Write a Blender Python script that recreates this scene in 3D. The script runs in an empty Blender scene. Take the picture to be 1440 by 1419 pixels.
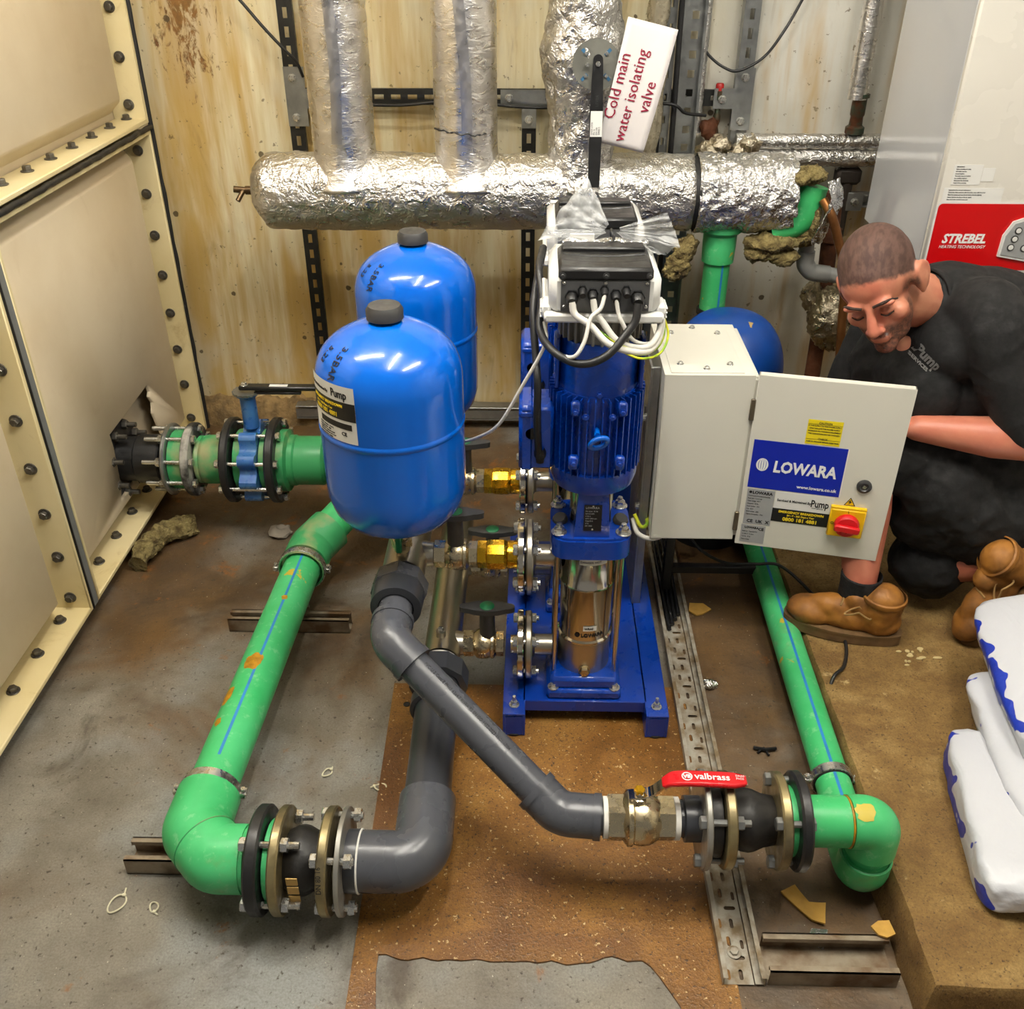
import bpy, bmesh, math, random
from mathutils import Vector as V, Matrix as M, Quaternion as Q, noise, geometry
S = bpy.context.scene
COL = S.collection
rad = math.radians
PI = math.pi
rnd = random.Random(11)

# ---------------------------------------------------------------- camera, world, exposure
cam = bpy.data.cameras.new('camera')
cam.sensor_fit = 'HORIZONTAL'; cam.sensor_width = 36.0
cam.lens = 1345.0 / 1440.0 * 36.0
cam.clip_start = 0.02
camo = bpy.data.objects.new('camera', cam)
COL.objects.link(camo)
camo.location = (0, 0, 1.6)
camo.rotation_euler = (rad(90 - 32.14), 0, rad(1.26))
S.camera = camo

w = bpy.data.worlds.new('world'); S.world = w; w.use_nodes = True
w.node_tree.nodes['Background'].inputs[0].default_value = (1.0, 0.95, 0.87, 1)
w.node_tree.nodes['Background'].inputs[1].default_value = 0.22
S.view_settings.view_transform = 'Standard'
S.view_settings.look = 'None'
S.view_settings.gamma = 1.0
S.view_settings.use_curve_mapping = False
S.view_settings.exposure = 0.0
LAMP_STRENGTH = 165.0
S.cycles.adaptive_threshold = .03
S.cycles.max_bounces = 5
S.cycles.diffuse_bounces = 2
S.cycles.glossy_bounces = 3
S.cycles.transparent_max_bounces = 6

# ---------------------------------------------------------------- helpers: materials
def C(r, g, b):
    f = lambda c: (c / 255 / 12.92) if c / 255 <= 0.04045 else ((c / 255 + 0.055) / 1.055) ** 2.4
    return (f(r), f(g), f(b), 1)

class N:
    def __init__(s, name):
        s.m = bpy.data.materials.new(name); s.m.use_nodes = True
        s.t = s.m.node_tree; s.b = s.t.nodes['Principled BSDF']
        s.co = s.t.nodes.new('ShaderNodeTexCoord').outputs['Object']
    def n(s, typ, props=None, out=0, **k):
        x = s.t.nodes.new('ShaderNode' + typ)
        for a, v in (props or {}).items(): setattr(x, a, v)
        for a, v in k.items():
            key = int(a[1:]) if a[0] == 'i' and a[1:].isdigit() else a.replace('_', ' ')
            s.set(x.inputs[key], v)
        return x.outputs[out]
    def set(s, inp, v):
        if isinstance(v, bpy.types.NodeSocket): s.t.links.new(v, inp)
        else: inp.default_value = v
    def noise(s, scale, detail=4, rough=.55, vec=None, dist=0):
        return s.n('TexNoise', Vector=vec or s.co, Scale=scale, Detail=detail, Roughness=rough, Distortion=dist)
    def ramp(s, fac, *stops):
        x = s.t.nodes.new('ShaderNodeValToRGB'); e = x.color_ramp.elements
        while len(e) < len(stops): e.new(0.5)
        for q, (p, c) in zip(e, stops):
            q.position = p; q.color = c if hasattr(c, '__len__') else (c, c, c, 1)
        s.set(x.inputs[0], fac); return x.outputs[0]
    def mix(s, fac, a, b, blend='MIX'):
        x = s.t.nodes.new('ShaderNodeMix'); x.data_type = 'RGBA'; x.blend_type = blend
        s.set(x.inputs[0], fac); s.set(x.inputs[6], a); s.set(x.inputs[7], b); return x.outputs[2]
    def math(s, op, a, b=0.0, clamp=False):
        return s.n('Math', dict(operation=op, use_clamp=clamp), i0=a, i1=b)
    def map(s, v, a, b, c=0.0, d=1.0):
        return s.n('MapRange', dict(interpolation_type='SMOOTHSTEP'), Value=v, From_Min=a, From_Max=b, To_Min=c, To_Max=d)
    def xyz(s):
        x = s.t.nodes.new('ShaderNodeSeparateXYZ'); s.set(x.inputs[0], s.co); return x.outputs
    def scaled(s, sx, sy, sz):
        return s.n('Mapping', Vector=s.co, Scale=(sx, sy, sz))
    def bump(s, h, strength=.3, dist=.01, normal=None):
        k = dict(Height=h, Strength=strength, Distance=dist)
        if normal: k['Normal'] = normal
        return s.n('Bump', **k)
    def out(s, **k):
        for a, v in k.items(): s.set(s.b.inputs[a.replace('_', ' ')], v)
        return s.m

def pm(name, col, rough=.5, metal=0., var=.12, vs=9., bump=0., bs=60., bd=.003, coat=0., col2=None, rv=.1, cov=(.4, .65)):
    """plain procedural material: two tones mixed by noise, a little roughness variation and fine relief"""
    n = N(name)
    nz = n.noise(vs, 5)
    c2 = col2 or tuple(max(0, c * (1 - var)) for c in col[:3]) + (1,)
    base = n.mix(n.ramp(nz, (cov[0], 0), (cov[1], 1)), col, c2)
    k = dict(Base_Color=base, Metallic=metal, Roughness=n.map(n.noise(vs * 3, 3), .3, .7, max(0, rough - rv), min(1, rough + rv)))
    if bump: k['Normal'] = n.bump(n.noise(bs, 4), bump, bd)
    if coat: k['Coat_Weight'] = coat; k['Coat_Roughness'] = .05
    return n.out(**k)

# ---------------------------------------------------------------- helpers: things and meshes
OFF = {}
def tag(o, label=None, cat=None, group=None, kind=None):
    if label: o['label'] = label
    if cat: o['category'] = cat
    if group: o['group'] = group
    if kind: o['kind'] = kind
    return o
def thing(name, label, cat, loc=(0, 0, 0), rz=0, group=None):
    o = bpy.data.objects.new(name, None); COL.objects.link(o)
    o.empty_display_size = .05
    o.location = loc; o.rotation_euler = (0, 0, rz)
    OFF[o.name] = V(loc)
    return tag(o, label, cat, group)
def link(name, me, parent=None, mat=None):
    o = bpy.data.objects.new(name, me); COL.objects.link(o)
    if mat and not me.materials: me.materials.append(mat)
    if parent:
        o.parent = parent; OFF[o.name] = OFF[parent.name]
    return o

def frame_of(d, up=None):
    d = V(d).normalized()
    up = V(up) if up else (V((0, 0, 1)) if abs(d.z) < .9 else V((0, 1, 0)))
    x = up.cross(d).normalized(); y = d.cross(x)
    return x, y, d
def fillet(pts, r, n=8):
    pts = [V(p) for p in pts]; out = [pts[0]]
    for a, b, c in zip(pts, pts[1:], pts[2:]):
        u = (a - b); v = (c - b); lu, lv = u.length, v.length; u.normalize(); v.normalize()
        ang = u.angle(v)
        if ang > PI - .02: out.append(b); continue
        t = min(r / math.tan(ang / 2), lu * .5, lv * .5)
        rr = t * math.tan(ang / 2)
        cen = b + (u + v).normalized() * (rr / math.sin(ang / 2))
        p0 = b + u * t - cen; p1 = b + v * t - cen
        for i in range(n + 1):
            out.append(cen + p0.normalized().slerp(p1.normalized(), i / n) * rr)
    out.append(pts[-1]); return out
def smooth_path(pts, n=8):
    """Catmull-Rom through the points"""
    P = [V(p) for p in pts]; P = [P[0] * 2 - P[1]] + P + [P[-1] * 2 - P[-2]]; out = []
    for i in range(1, len(P) - 2):
        a, b, c, d = P[i - 1:i + 3]
        for k in range(n):
            t = k / n
            out.append(.5 * ((2 * b) + (c - a) * t + (2 * a - 5 * b + 4 * c - d) * t * t + (3 * b - a - 3 * c + d) * t ** 3))
    out.append(P[-2]); return out

class B:
    """collects shapes, then builds ONE mesh object"""
    def __init__(s): s.v = []; s.f = []; s.mi = []; s.cur = 0
    def add(s, vs, fs, flip=False):
        o = len(s.v); s.v += [V(p) for p in vs]
        for f in fs:
            f = [i + o for i in f]
            s.f.append(f[::-1] if flip else f); s.mi.append(s.cur)
        return s
    def box(s, c, size, b=0., mx=None):
        """chamfered box, c = centre"""
        c = V(c); h = [q / 2 for q in size]; b = min([b] + [q * .48 for q in h]) if b else 0
        T = (lambda p: mx @ p) if mx else (lambda p: p)
        if not b:
            vs = [T(c + V((x * h[0], y * h[1], z * h[2]))) for x in (-1, 1) for y in (-1, 1) for z in (-1, 1)]
            return s.add(vs, [(0, 1, 3, 2), (4, 6, 7, 5), (0, 4, 5, 1), (2, 3, 7, 6), (0, 2, 6, 4), (1, 5, 7, 3)])
        bm = bmesh.new(); vs = []
        for x in (-1, 1):
            for y in (-1, 1):
                for z in (-1, 1):
                    for ax in range(3):
                        p = [x * h[0], y * h[1], z * h[2]]
                        for k in range(3):
                            if k != ax: p[k] -= math.copysign(b, p[k])
                        vs.append(T(c + V(p)))
        bm.free()
        idx = lambda x, y, z, a: ((x > 0) * 4 + (y > 0) * 2 + (z > 0)) * 3 + a
        fs = []
        for a in range(3):
            for sg in (-1, 1):
                q = []
                for u, v in ((-1, -1), (1, -1), (1, 1), (-1, 1)):
                    p = [0, 0, 0]; p[a] = sg; p[(a + 1) % 3] = u; p[(a + 2) % 3] = v; q.append(idx(*p, a))
                fs.append(q if sg > 0 else q[::-1])
        for a in range(3):
            b1, c1 = (a + 1) % 3, (a + 2) % 3
            for sb in (-1, 1):
                for sc in (-1, 1):
                    q = []
                    for sa, k in ((-1, b1), (1, b1), (1, c1), (-1, c1)):
                        p = [0, 0, 0]; p[a] = sa; p[b1] = sb; p[c1] = sc; q.append(idx(*p, k))
                    fs.append(q if sb * sc < 0 else q[::-1])
        for x in (-1, 1):
            for y in (-1, 1):
                for z in (-1, 1):
                    q = [idx(x, y, z, a) for a in range(3)]
                    fs.append(q if x * y * z > 0 else q[::-1])
        return s.add(vs, fs)
    def tube(s, pts, r, n=20, caps=True, up=None, flat=1.0):
        pts = [V(p) for p in pts]; m = len(pts)
        r = r if hasattr(r, '__len__') else [r] * m
        tang = [(pts[min(i + 1, m - 1)] - pts[max(i - 1, 0)]).normalized() for i in range(m)]
        x, y, _ = frame_of(tang[0], up); vs = []
        for i in range(m):
            if i:
                q = tang[i - 1].rotation_difference(tang[i]); x = q @ x; y = q @ y
            for k in range(n):
                a = 2 * PI * k / n
                vs.append(pts[i] + (x * math.cos(a) + y * math.sin(a) * flat) * r[i])
        fs = [(i * n + k, i * n + (k + 1) % n, (i + 1) * n + (k + 1) % n, (i + 1) * n + k) for i in range(m - 1) for k in range(n)]
        if caps:
            fs.append(tuple(range(n))[::-1]); fs.append(tuple((m - 1) * n + k for k in range(n)))
        return s.add(vs, fs)
    def cyl(s, p0, p1, r0, r1=None, n=20, caps=True):
        return s.tube([p0, p1], [r0, r1 if r1 is not None else r0], n, caps)
    def lathe(s, prof, p=(0, 0, 0), d=(0, 0, 1), n=32, closed=False, up=None):
        """profile of (radius, height) spun about axis d at p"""
        x, y, z = frame_of(d, up); p = V(p); vs = []; m = len(prof)
        for r, h in prof:
            for k in range(n):
                a = 2 * PI * k / n
                vs.append(p + (x * math.cos(a) + y * math.sin(a)) * max(r, 1e-5) + z * h)
        fs = []
        for i in range(m if closed else m - 1):
            j = (i + 1) % m
            for k in range(n):
                fs.append((i * n + k, i * n + (k + 1) % n, j * n + (k + 1) % n, j * n + k))
        return s.add(vs, fs)
    def disc(s, p, d, r, t, rin=0., n=32, ch=.0015):
        """flat ring or disc, thickness t along d from p"""
        if rin: pr = [(rin, 0), (r - ch, 0), (r, ch), (r, t - ch), (r - ch, t), (rin, t)]; return s.lathe(pr, p, d, n, True)
        return s.lathe([(0, 0), (r - ch, 0), (r, ch), (r, t - ch), (r - ch, t), (0, t)], p, d, n)
    def prism(s, poly, mx, h, h0=0.):
        """2D polygon pushed from h0 to h along the local z of mx"""
        k = len(poly); a = [mx @ V((x, y, h0)) for x, y in poly]; b = [mx @ V((x, y, h)) for x, y in poly]
        fs = [(i, (i + 1) % k, k + (i + 1) % k, k + i) for i in range(k)]
        tris = geometry.tessellate_polygon([[V((x, y, 0)) for x, y in poly]])
        area = sum(poly[i][0] * poly[(i + 1) % k][1] - poly[(i + 1) % k][0] * poly[i][1] for i in range(k))
        if area < 0: fs = [f[::-1] for f in fs]
        for t in tris:
            q = [poly[i] for i in t]
            ar = (q[1][0] - q[0][0]) * (q[2][1] - q[0][1]) - (q[2][0] - q[0][0]) * (q[1][1] - q[0][1])
            t = tuple(t) if ar > 0 else tuple(t)[::-1]
            fs.append(tuple(i + k for i in t)); fs.append(t[::-1])
        return s.add(a + b, fs)
    def ell(s, c, r, mx=None, n=20, m=12):
        vs = []; r = r if hasattr(r, '__len__') else (r, r, r)
        for i in range(m + 1):
            t = PI * i / m
            for k in range(n):
                a = 2 * PI * k / n
                p = V((math.sin(t) * math.cos(a) * r[0], math.sin(t) * math.sin(a) * r[1], -math.cos(t) * r[2]))
                vs.append(V(c) + (mx @ p if mx else p))
        return s.add(vs, [(i * n + k, i * n + (k + 1) % n, (i + 1) * n + (k + 1) % n, (i + 1) * n + k) for i in range(m) for k in range(n)])
    def torus(s, c, d, R, r, n=32, m=10):
        x, y, z = frame_of(d)
        return s.tube_loop([V(c) + (x * math.cos(2 * PI * i / n) + y * math.sin(2 * PI * i / n)) * R for i in range(n)], r, m, z)
    def tube_loop(s, pts, r, m, z):
        n = len(pts); cen = sum(pts, V()) / n; vs = []
        for p in pts:
            o = (p - cen).normalized()
            for k in range(m):
                a = 2 * PI * k / m; vs.append(p + (o * math.cos(a) + z * math.sin(a)) * r)
        return s.add(vs, [(i * m + k, ((i + 1) % n) * m + k, ((i + 1) % n) * m + (k + 1) % m, i * m + (k + 1) % m) for i in range(n) for k in range(m)])
    def grid(s, fn, nu, nv):
        vs = [fn(i / nu, j / nv) for i in range(nu + 1) for j in range(nv + 1)]
        return s.add(vs, [(i * (nv + 1) + j, (i + 1) * (nv + 1) + j, (i + 1) * (nv + 1) + j + 1, i * (nv + 1) + j + 1) for i in range(nu) for j in range(nv)])
    def crumple(s, amp, sc, seed=0, ridge=False):
        o = V((seed * 7.3, seed * 3.1, seed))
        me = s.mesh('tmp', smooth=True); ns = [v.normal.copy() for v in me.vertices]
        for i, p in enumerate(s.v):
            k = noise.fractal(p * sc + o, 1.0, 2.0, 3)
            if ridge: k = 1 - 2.4 * abs(k)
            s.v[i] = p + ns[i] * k * amp
        bpy.data.meshes.remove(me); return s
    def mesh(s, name, smooth=True, ang=38, off=None):
        me = bpy.data.meshes.new(name)
        o = off or V()
        me.from_pydata([p - o for p in s.v], [], s.f)
        me.update()
        if smooth:
            me.polygons.foreach_set('use_smooth', [True] * len(me.polygons))
            if ang < 180: me.set_sharp_from_angle(angle=rad(ang))
        return me
    def build(s, name, mat, parent=None, smooth=True, ang=38, local=False):
        """parent given: world coordinates unless local; no parent: origin put at the base"""
        if parent: off = V() if local else OFF[parent.name]
        else:
            xs = [p.x for p in s.v]; ys = [p.y for p in s.v]; zs = [p.z for p in s.v]
            off = V(((min(xs) + max(xs)) / 2, (min(ys) + max(ys)) / 2, min(zs)))
        mats = mat if isinstance(mat, (list, tuple)) else [mat]
        me = s.mesh(name, smooth, ang, off)
        for q in mats: me.materials.append(q)
        if len(mats) > 1: me.polygons.foreach_set('material_index', s.mi)
        ob = link(name, me, parent)
        if not parent: ob.location = off; OFF[ob.name] = off
        return ob
def put(me, name, parent, p, d=(0, 0, 1), local=False, roll=0., mat=None):
    """another object of a shared mesh that points along d, at p"""
    o = link(name, me, parent, mat)
    o.location = V(p) if local else V(p) - OFF[parent.name]
    q = V(d).to_track_quat('Z', 'Y')
    o.rotation_mode = 'QUATERNION'; o.rotation_quaternion = q @ Q((0, 0, 1), roll)
    return o
CACHE = {}
def cached(key, fn):
    if key not in CACHE: CACHE[key] = fn()
    return CACHE[key]
def bolt_mesh(mat, hr, hh, L=0., nut=False, tail=0., washer=0.):
    """hex head at z>0, shank down to -L, nut and thread tail there"""
    def mk():
        b = B()
        if washer: b.disc((0, 0, 0), (0, 0, 1), washer, hh * .25, n=16, ch=hh * .06)
        z0 = hh * .25 if washer else 0
        b.lathe([(0, z0), (hr, z0), (hr, z0 + hh * .85), (hr * .85, z0 + hh), (0, z0 + hh)], n=6)
        if L:
            b.cyl((0, 0, 0), (0, 0, -L - tail), hr * .5, n=10)
            if nut: b.lathe([(0, 0), (hr, 0), (hr, -hh), (0, -hh)][::-1], p=(0, 0, -L), n=6)
        me = b.mesh('bolt', ang=30); me.materials.append(mat); return me
    return cached(('bolt', mat.name, hr, hh, L, nut, tail, washer), mk)
def bolts(parent, mat, c, d, R, n, hr, hh, L=0., tail=0., a0=.785, washer=0., name='bolt', up=None):
    x, y, z = frame_of(d, up); me = bolt_mesh(mat, hr, hh, L, L > 0, tail, washer)
    for k in range(n):
        a = a0 + 2 * PI * k / n
        put(me, name, parent, V(c) + (x * math.cos(a) + y * math.sin(a)) * R, d)
def mx_of(o, x, y):
    """matrix with origin o, x axis and y axis"""
    x = V(x).normalized(); z = x.cross(V(y)).normalized(); y = z.cross(x)
    return M(((x.x, y.x, z.x, o[0]), (x.y, y.y, z.y, o[1]), (x.z, y.z, z.z, o[2]), (0, 0, 0, 1)))
def text(body, size, mat, parent, mx, bold=0., shear=0., align='LEFT', space=1., sx=1., warp=None, name='lettering', line=1., t=.0003):
    """raised flat lettering, converted to a mesh; mx in world coordinates (or warp(x, y, z) -> world point)"""
    cu = bpy.data.curves.new(name, 'FONT'); cu.body = body; cu.size = size; cu.extrude = t
    cu.offset = bold; cu.shear = shear; cu.align_x = align; cu.space_character = space; cu.space_line = line
    cu.resolution_u = 2
    ob = bpy.data.objects.new(name, cu)
    me = bpy.data.meshes.new_from_object(ob)
    off = OFF[parent.name]
    for v in me.vertices:
        p = v.co.copy(); p.x *= sx
        v.co = (warp(p.x, p.y, p.z) if warp else mx @ p) - off
    me.update(); me.materials.clear(); me.materials.append(mat)
    bpy.data.objects.remove(ob); bpy.data.curves.remove(cu)
    return link(name, me, parent)
def plate(name, mat, parent, mx, w, h, t=.0006, r=0., warp=None, n=12):
    """flat rectangle from local (0,0) to (w,h), thickness t"""
    b = B()
    if warp:
        b.grid(lambda u, v: warp(u * w, v * h, t), n, 2)
    else:
        if r:
            poly = []
            for cx, cy, a in ((w - r, h - r, 0), (r, h - r, 90), (r, r, 180), (w - r, r, 270)):
                for k in range(5): poly.append((cx + r * math.cos(rad(a + k * 22.5)), cy + r * math.sin(rad(a + k * 22.5))))
        else: poly = [(0, 0), (w, 0), (w, h), (0, h)]
        b.prism(poly, mx, t)
    return b.build(name, mat, parent, ang=30)
def copy_tree(o, parent=None):
    c = o.copy(); COL.objects.link(c); c.parent = parent
    OFF[c.name] = OFF[o.name]
    for ch in list(o.children): copy_tree(ch, c)
    return c
# ---------------------------------------------------------------- materials of the setting
def floor_material():
    n = N('floor_painted_concrete'); X, Y, Z = n.xyz()
    big = n.noise(1.7, 5, .62, dist=.6); mid = n.noise(6, 5, .65); fine = n.noise(80, 3, .6)
    grey = n.mix(n.ramp(mid, (.3, 0), (.7, 1)), C(104, 98, 86), C(146, 140, 126))
    grey = n.mix(n.ramp(n.noise(2.6, 4, .5), (.48, 0), (.62, 1)), grey, C(140, 142, 138))
    brown = n.mix(n.ramp(n.noise(4.5, 5, .65), (.3, 0), (.7, 1)), C(64, 44, 22), C(112, 80, 36))
    # stains gather towards the back, along the tank outlet and along the right-hand gully
    back = n.math('MULTIPLY', n.map(Y, 1.5, 2.7), .24)
    gul = n.math('MULTIPLY', n.map(X, .3, .4), .27)
    left = n.math('MULTIPLY', n.map(X, -.30, -.45), .04)
    w_ = n.math('ADD', n.math('ADD', n.math('ADD', big, back), gul), left)
    col = n.mix(n.math('MULTIPLY', n.map(w_, .50, .74), .92), grey, brown)
    dark = n.noise(3.1, 5, .7, dist=1.)
    col = n.mix(n.math('MULTIPLY', n.map(dark, .52, .72), .75), col, C(60, 48, 34))
    rust = n.noise(8, 5, .7, dist=.4)
    col = n.mix(n.math('MULTIPLY', n.map(n.math('ADD', rust, n.math('MULTIPLY', back, .3)), .63, .73), .8), col, C(142, 88, 30))
    col = n.mix(n.map(fine, .60, .72), col, C(62, 54, 42))
    col = n.mix(n.map(n.noise(150, 2), .72, .76), col, C(206, 198, 178))
    col = n.mix(n.map(n.noise(230, 2, .7), .3, .7, 0, .32), col, C(70, 58, 42))
    return n.out(Base_Color=col, Roughness=n.map(mid, .3, .7, .35, .7), Normal=n.bump(n.math('ADD', fine, mid), .3, .004))
def pad_material():
    n = N('rust_stained_pad'); a = n.noise(5, 5, .65, dist=.5); fine = n.noise(150, 3, .7)
    col = n.ramp(a, (.25, C(92, 58, 18)), (.5, C(134, 90, 28)), (.72, C(168, 122, 52)))
    col = n.mix(n.math('MULTIPLY', n.map(n.noise(2.2, 4, .6, dist=1), .46, .66), .8), col, C(98, 58, 16))
    col = n.mix(n.map(fine, .57, .68), col, C(66, 42, 16))
    col = n.mix(n.map(n.noise(120, 2, .6), .66, .7), col, C(206, 178, 128))
    col = n.mix(n.map(n.noise(230, 2, .7), .3, .7, 0, .38), col, C(66, 40, 12))
    return n.out(Base_Color=col, Roughness=n.map(a, .3, .7, .3, .65), Normal=n.bump(fine, .4, .004))
def plinth_material():
    n = N('worn_concrete_plinth'); X, Y, Z = n.xyz(); a = n.noise(3.4, 6, .68, dist=.3); fine = n.noise(160, 3, .7)
    sw = n.noise(9, 5, .7, dist=.3)
    col = n.ramp(a, (.30, C(96, 70, 32)), (.5, C(136, 106, 56)), (.70, C(176, 148, 92)))
    col = n.mix(n.math('MULTIPLY', n.map(sw, .46, .66), .7), col, C(104, 74, 32))
    col = n.mix(n.map(fine, .57, .7), col, C(72, 52, 26))
    col = n.mix(n.map(n.noise(14, 5, .7), .64, .74), col, C(196, 172, 120))
    col = n.mix(n.map(n.noise(230, 2, .7), .3, .7, 0, .36), col, C(70, 48, 20))
    return n.out(Base_Color=col, Roughness=.8, Normal=n.bump(n.math('ADD', fine, sw), .5, .006))
def wall_material():
    n = N('stained_cream_concrete'); X, Y, Z = n.xyz()
    grain = n.noise(7, 4, .6, vec=n.scaled(9, 1, .7)); big = n.noise(1.6, 5, .6, vec=n.scaled(1.4, 1, .6), dist=.5)
    cream = n.mix(n.ramp(grain, (.3, 0), (.7, 1)), C(224, 208, 160), C(240, 230, 198))
    white = n.mix(n.ramp(n.noise(3, 5), (.35, 0), (.65, 1)), C(206, 202, 188), C(226, 223, 212))
    col = n.mix(n.map(n.math('ADD', X, n.math('MULTIPLY', n.noise(3, 3), .3)), .35, .75), cream, white)
    streak = n.noise(3.4, 4, .6, vec=n.scaled(3.0, 1, .35), dist=.35)
    lft = n.map(X, .5, -.5, 0, .12); low = n.map(Z, .95, .3, 0, .10)
    s_ = n.math('ADD', n.math('ADD', streak, lft), low)
    col = n.mix(n.math('MULTIPLY', n.map(s_, .52, .80), .85), col, C(196, 156, 70))
    col = n.mix(n.math('MULTIPLY', n.map(n.noise(2.3, 4, .6, vec=n.scaled(1.3, 1, .8), dist=.8), .5, .7), .55), col, C(214, 208, 186))
    col = n.mix(n.math('MULTIPLY', n.map(n.noise(6, 4, .65, vec=n.scaled(2.2, 1, .5), dist=.6), .60, .78), .5), col, C(150, 118, 66))
    # the rust run beside the tank corner
    rx = n.map(n.math('ABSOLUTE', n.math('ADD', X, 1.02)), .0, .17, 1, 0)
    rz = n.map(Z, .95, 1.35)
    rn = n.noise(24, 4, .75, vec=n.scaled(1.4, 1, .6), dist=.5)
    rr = n.math('ADD', rn, n.math('MULTIPLY', n.math('MULTIPLY', rx, rz), .25))
    col = n.mix(n.map(rr, .66, .80), col, n.mix(n.map(n.noise(60, 3), .4, .6), C(58, 28, 14), C(112, 66, 30)))
    col = n.mix(n.math('MULTIPLY', n.math('MULTIPLY', rx, rz), .55), col, C(156, 116, 52))
    # blow holes in the shuttered concrete
    vo = n.n('TexVoronoi', dict(feature='F1'), Vector=n.co, Scale=13.0, Randomness=1.0)
    vc = n.n('TexVoronoi', dict(feature='F1'), out=1, Vector=n.co, Scale=13.0, Randomness=1.0)
    sz = n.math('MULTIPLY', n.map(n.n('SeparateColor', i0=vc), .35, 1), .13)
    hole = n.map(n.math('SUBTRACT', n.math('ADD', vo, n.math('MULTIPLY', n.noise(50, 3), .12)), n.math('ADD', sz, .055)), -.012, .012, 1, 0)
    col = n.mix(n.math('MULTIPLY', hole, .85), col, C(82, 66, 40))
    spots = n.map(n.noise(46, 3, .65), .655, .71)
    col = n.mix(n.math('MULTIPLY', spots, .7), col, C(110, 88, 50))
    # dark brown, ragged strip along the foot of the wall
    foot = n.map(n.math('ADD', Z, n.math('MULTIPLY', n.noise(12, 5, .7), .14)), .16, .07)
    col = n.mix(n.math('MULTIPLY', foot, .85), col, C(72, 48, 26))
    h = n.math('SUBTRACT', n.noise(30, 5), n.math('MULTIPLY', hole, 2.0))
    return n.out(Base_Color=col, Roughness=.72, Normal=n.bump(h, .3, .004))
def grp_material(name, c1, c2, dirty):
    n = N(name); X, Y, Z = n.xyz()
    col = n.mix(n.ramp(n.noise(3.5, 5), (.35, 0), (.65, 1)), c1, c2)
    col = n.mix(n.math('MULTIPLY', n.map(n.noise(7, 6, .7, dist=.8), .56, .78), dirty), col, C(160, 122, 52))
    return n.out(Base_Color=col, Roughness=n.map(n.noise(8, 3), .3, .7, .38, .55), Normal=n.bump(n.noise(26, 4), .08, .004))
M_FLOOR, M_PAD, M_PLINTH, M_WALL = floor_material(), pad_material(), plinth_material(), wall_material()
M_GRP = grp_material('grp_panel_cream', C(224, 207, 176), C(216, 197, 164), .12)
M_GRPF = grp_material('grp_flange_cream', C(232, 216, 170), C(222, 203, 150), .5)
M_SEAL = pm('black_sealant', C(26, 25, 24), .55, bump=.3, bs=30)
M_GREYSEAL = pm('grey_gasket', C(116, 117, 114), .7)
M_BOLT = pm('weathered_zinc_bolt', C(112, 108, 100), .42, .75, .35, 40)
M_ZINC = pm('bright_zinc', C(206, 206, 202), .28, .95, .12, 30)
M_CEIL = pm('ceiling_white', C(214, 210, 198), .9)
M_WHITEP = pm('white_painted_steel', C(226, 224, 214), .4, var=.04)
def lamp_material():
    n = N('lit_diffuser')
    return n.out(Base_Color=(1, 1, 1, 1), Emission_Color=(1.0, .955, .87, 1), Emission_Strength=LAMP_STRENGTH)
M_LAMP = lamp_material()

# ---------------------------------------------------------------- the setting
def slab(name, mat, x0, x1, y0, y1, z0, z1):
    b = B().box(((x0 + x1) / 2, (y0 + y1) / 2, (z0 + z1) / 2), (x1 - x0, y1 - y0, z1 - z0))
    me = b.mesh(name, False); me.materials.append(mat); o = link(name, me); OFF[o.name] = V(); o['kind'] = 'structure'; return o
slab('floor', M_FLOOR, -2.4, 3.0, -1.6, 3.3, -.1, 0)
slab('wall_back', M_WALL, -2.4, 3.0, 3.1, 3.3, 0, 2.75)
slab('wall_right', M_WALL, 2.6, 2.8, -1.6, 3.1, 0, 2.75)
slab('ceiling', M_CEIL, -2.4, 3.0, -1.6, 3.3, 2.75, 2.85)
# raised concrete plinth with an uneven, chipped arris
def plinth():
    b = B(); ny, nx = 90, 40; x0, x1, y0, y1, h = .678, 2.6, .925, 3.1, .092
    def edge(y): return x0 + .006 * noise.noise(V((y * 9, 3, 0))) + .003 * noise.noise(V((y * 31, 7, 0)))
    def fr(x): return y0 + .006 * noise.noise(V((x * 8, 9, 0)))
    def P(u, v):
        x = u * u * (x1 - x0) + x0; y = y0 + v * (y1 - y0)
        k = (1 - u) ** 8
        x = x + (edge(y) - x0) * k; y = y + (fr(x) - y0) * (1 - v) ** 8
        return V((x, y, h + .004 * noise.noise(V((x * 4, y * 4, 1))) + .0015 * noise.noise(V((x * 22, y * 22, 1)))))
    b.grid(P, nx, ny)
    b.f = [f[::1] for f in b.f]
    bat = lambda u: .004 * min(1, u * 8) + .010 * u
    def side(u, v):
        p = P(0, v); s = bat(u); k = (1 - v) ** 60
        return V((p.x - s + (.004 * noise.noise(V((v * 60, u * 5, 2))) if u > .05 else 0) * (1 - k), p.y - s * k, p.z * (1 - u)))
    b.grid(lambda u, v: side(u, 1 - v), 8, ny)
    def front(u, v):
        p = P(v, 0); s = bat(u); k = (1 - v) ** 60
        return V((p.x - s * k, p.y - s + .003 * noise.noise(V((v * 60, u * 5, 5))) * (u > .05) * (1 - k), p.z * (1 - u)))
    b.grid(lambda u, v: front(u, v), 8, nx)
    me = b.mesh('floor_plinth', True, 50); me.materials.append(M_PLINTH)
    bm = bmesh.new(); bm.from_mesh(me); bmesh.ops.recalc_face_normals(bm, faces=bm.faces); bm.to_mesh(me); bm.free()
    o = link('floor_plinth', me); o['kind'] = 'structure'; OFF[o.name] = V()
plinth()
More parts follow.
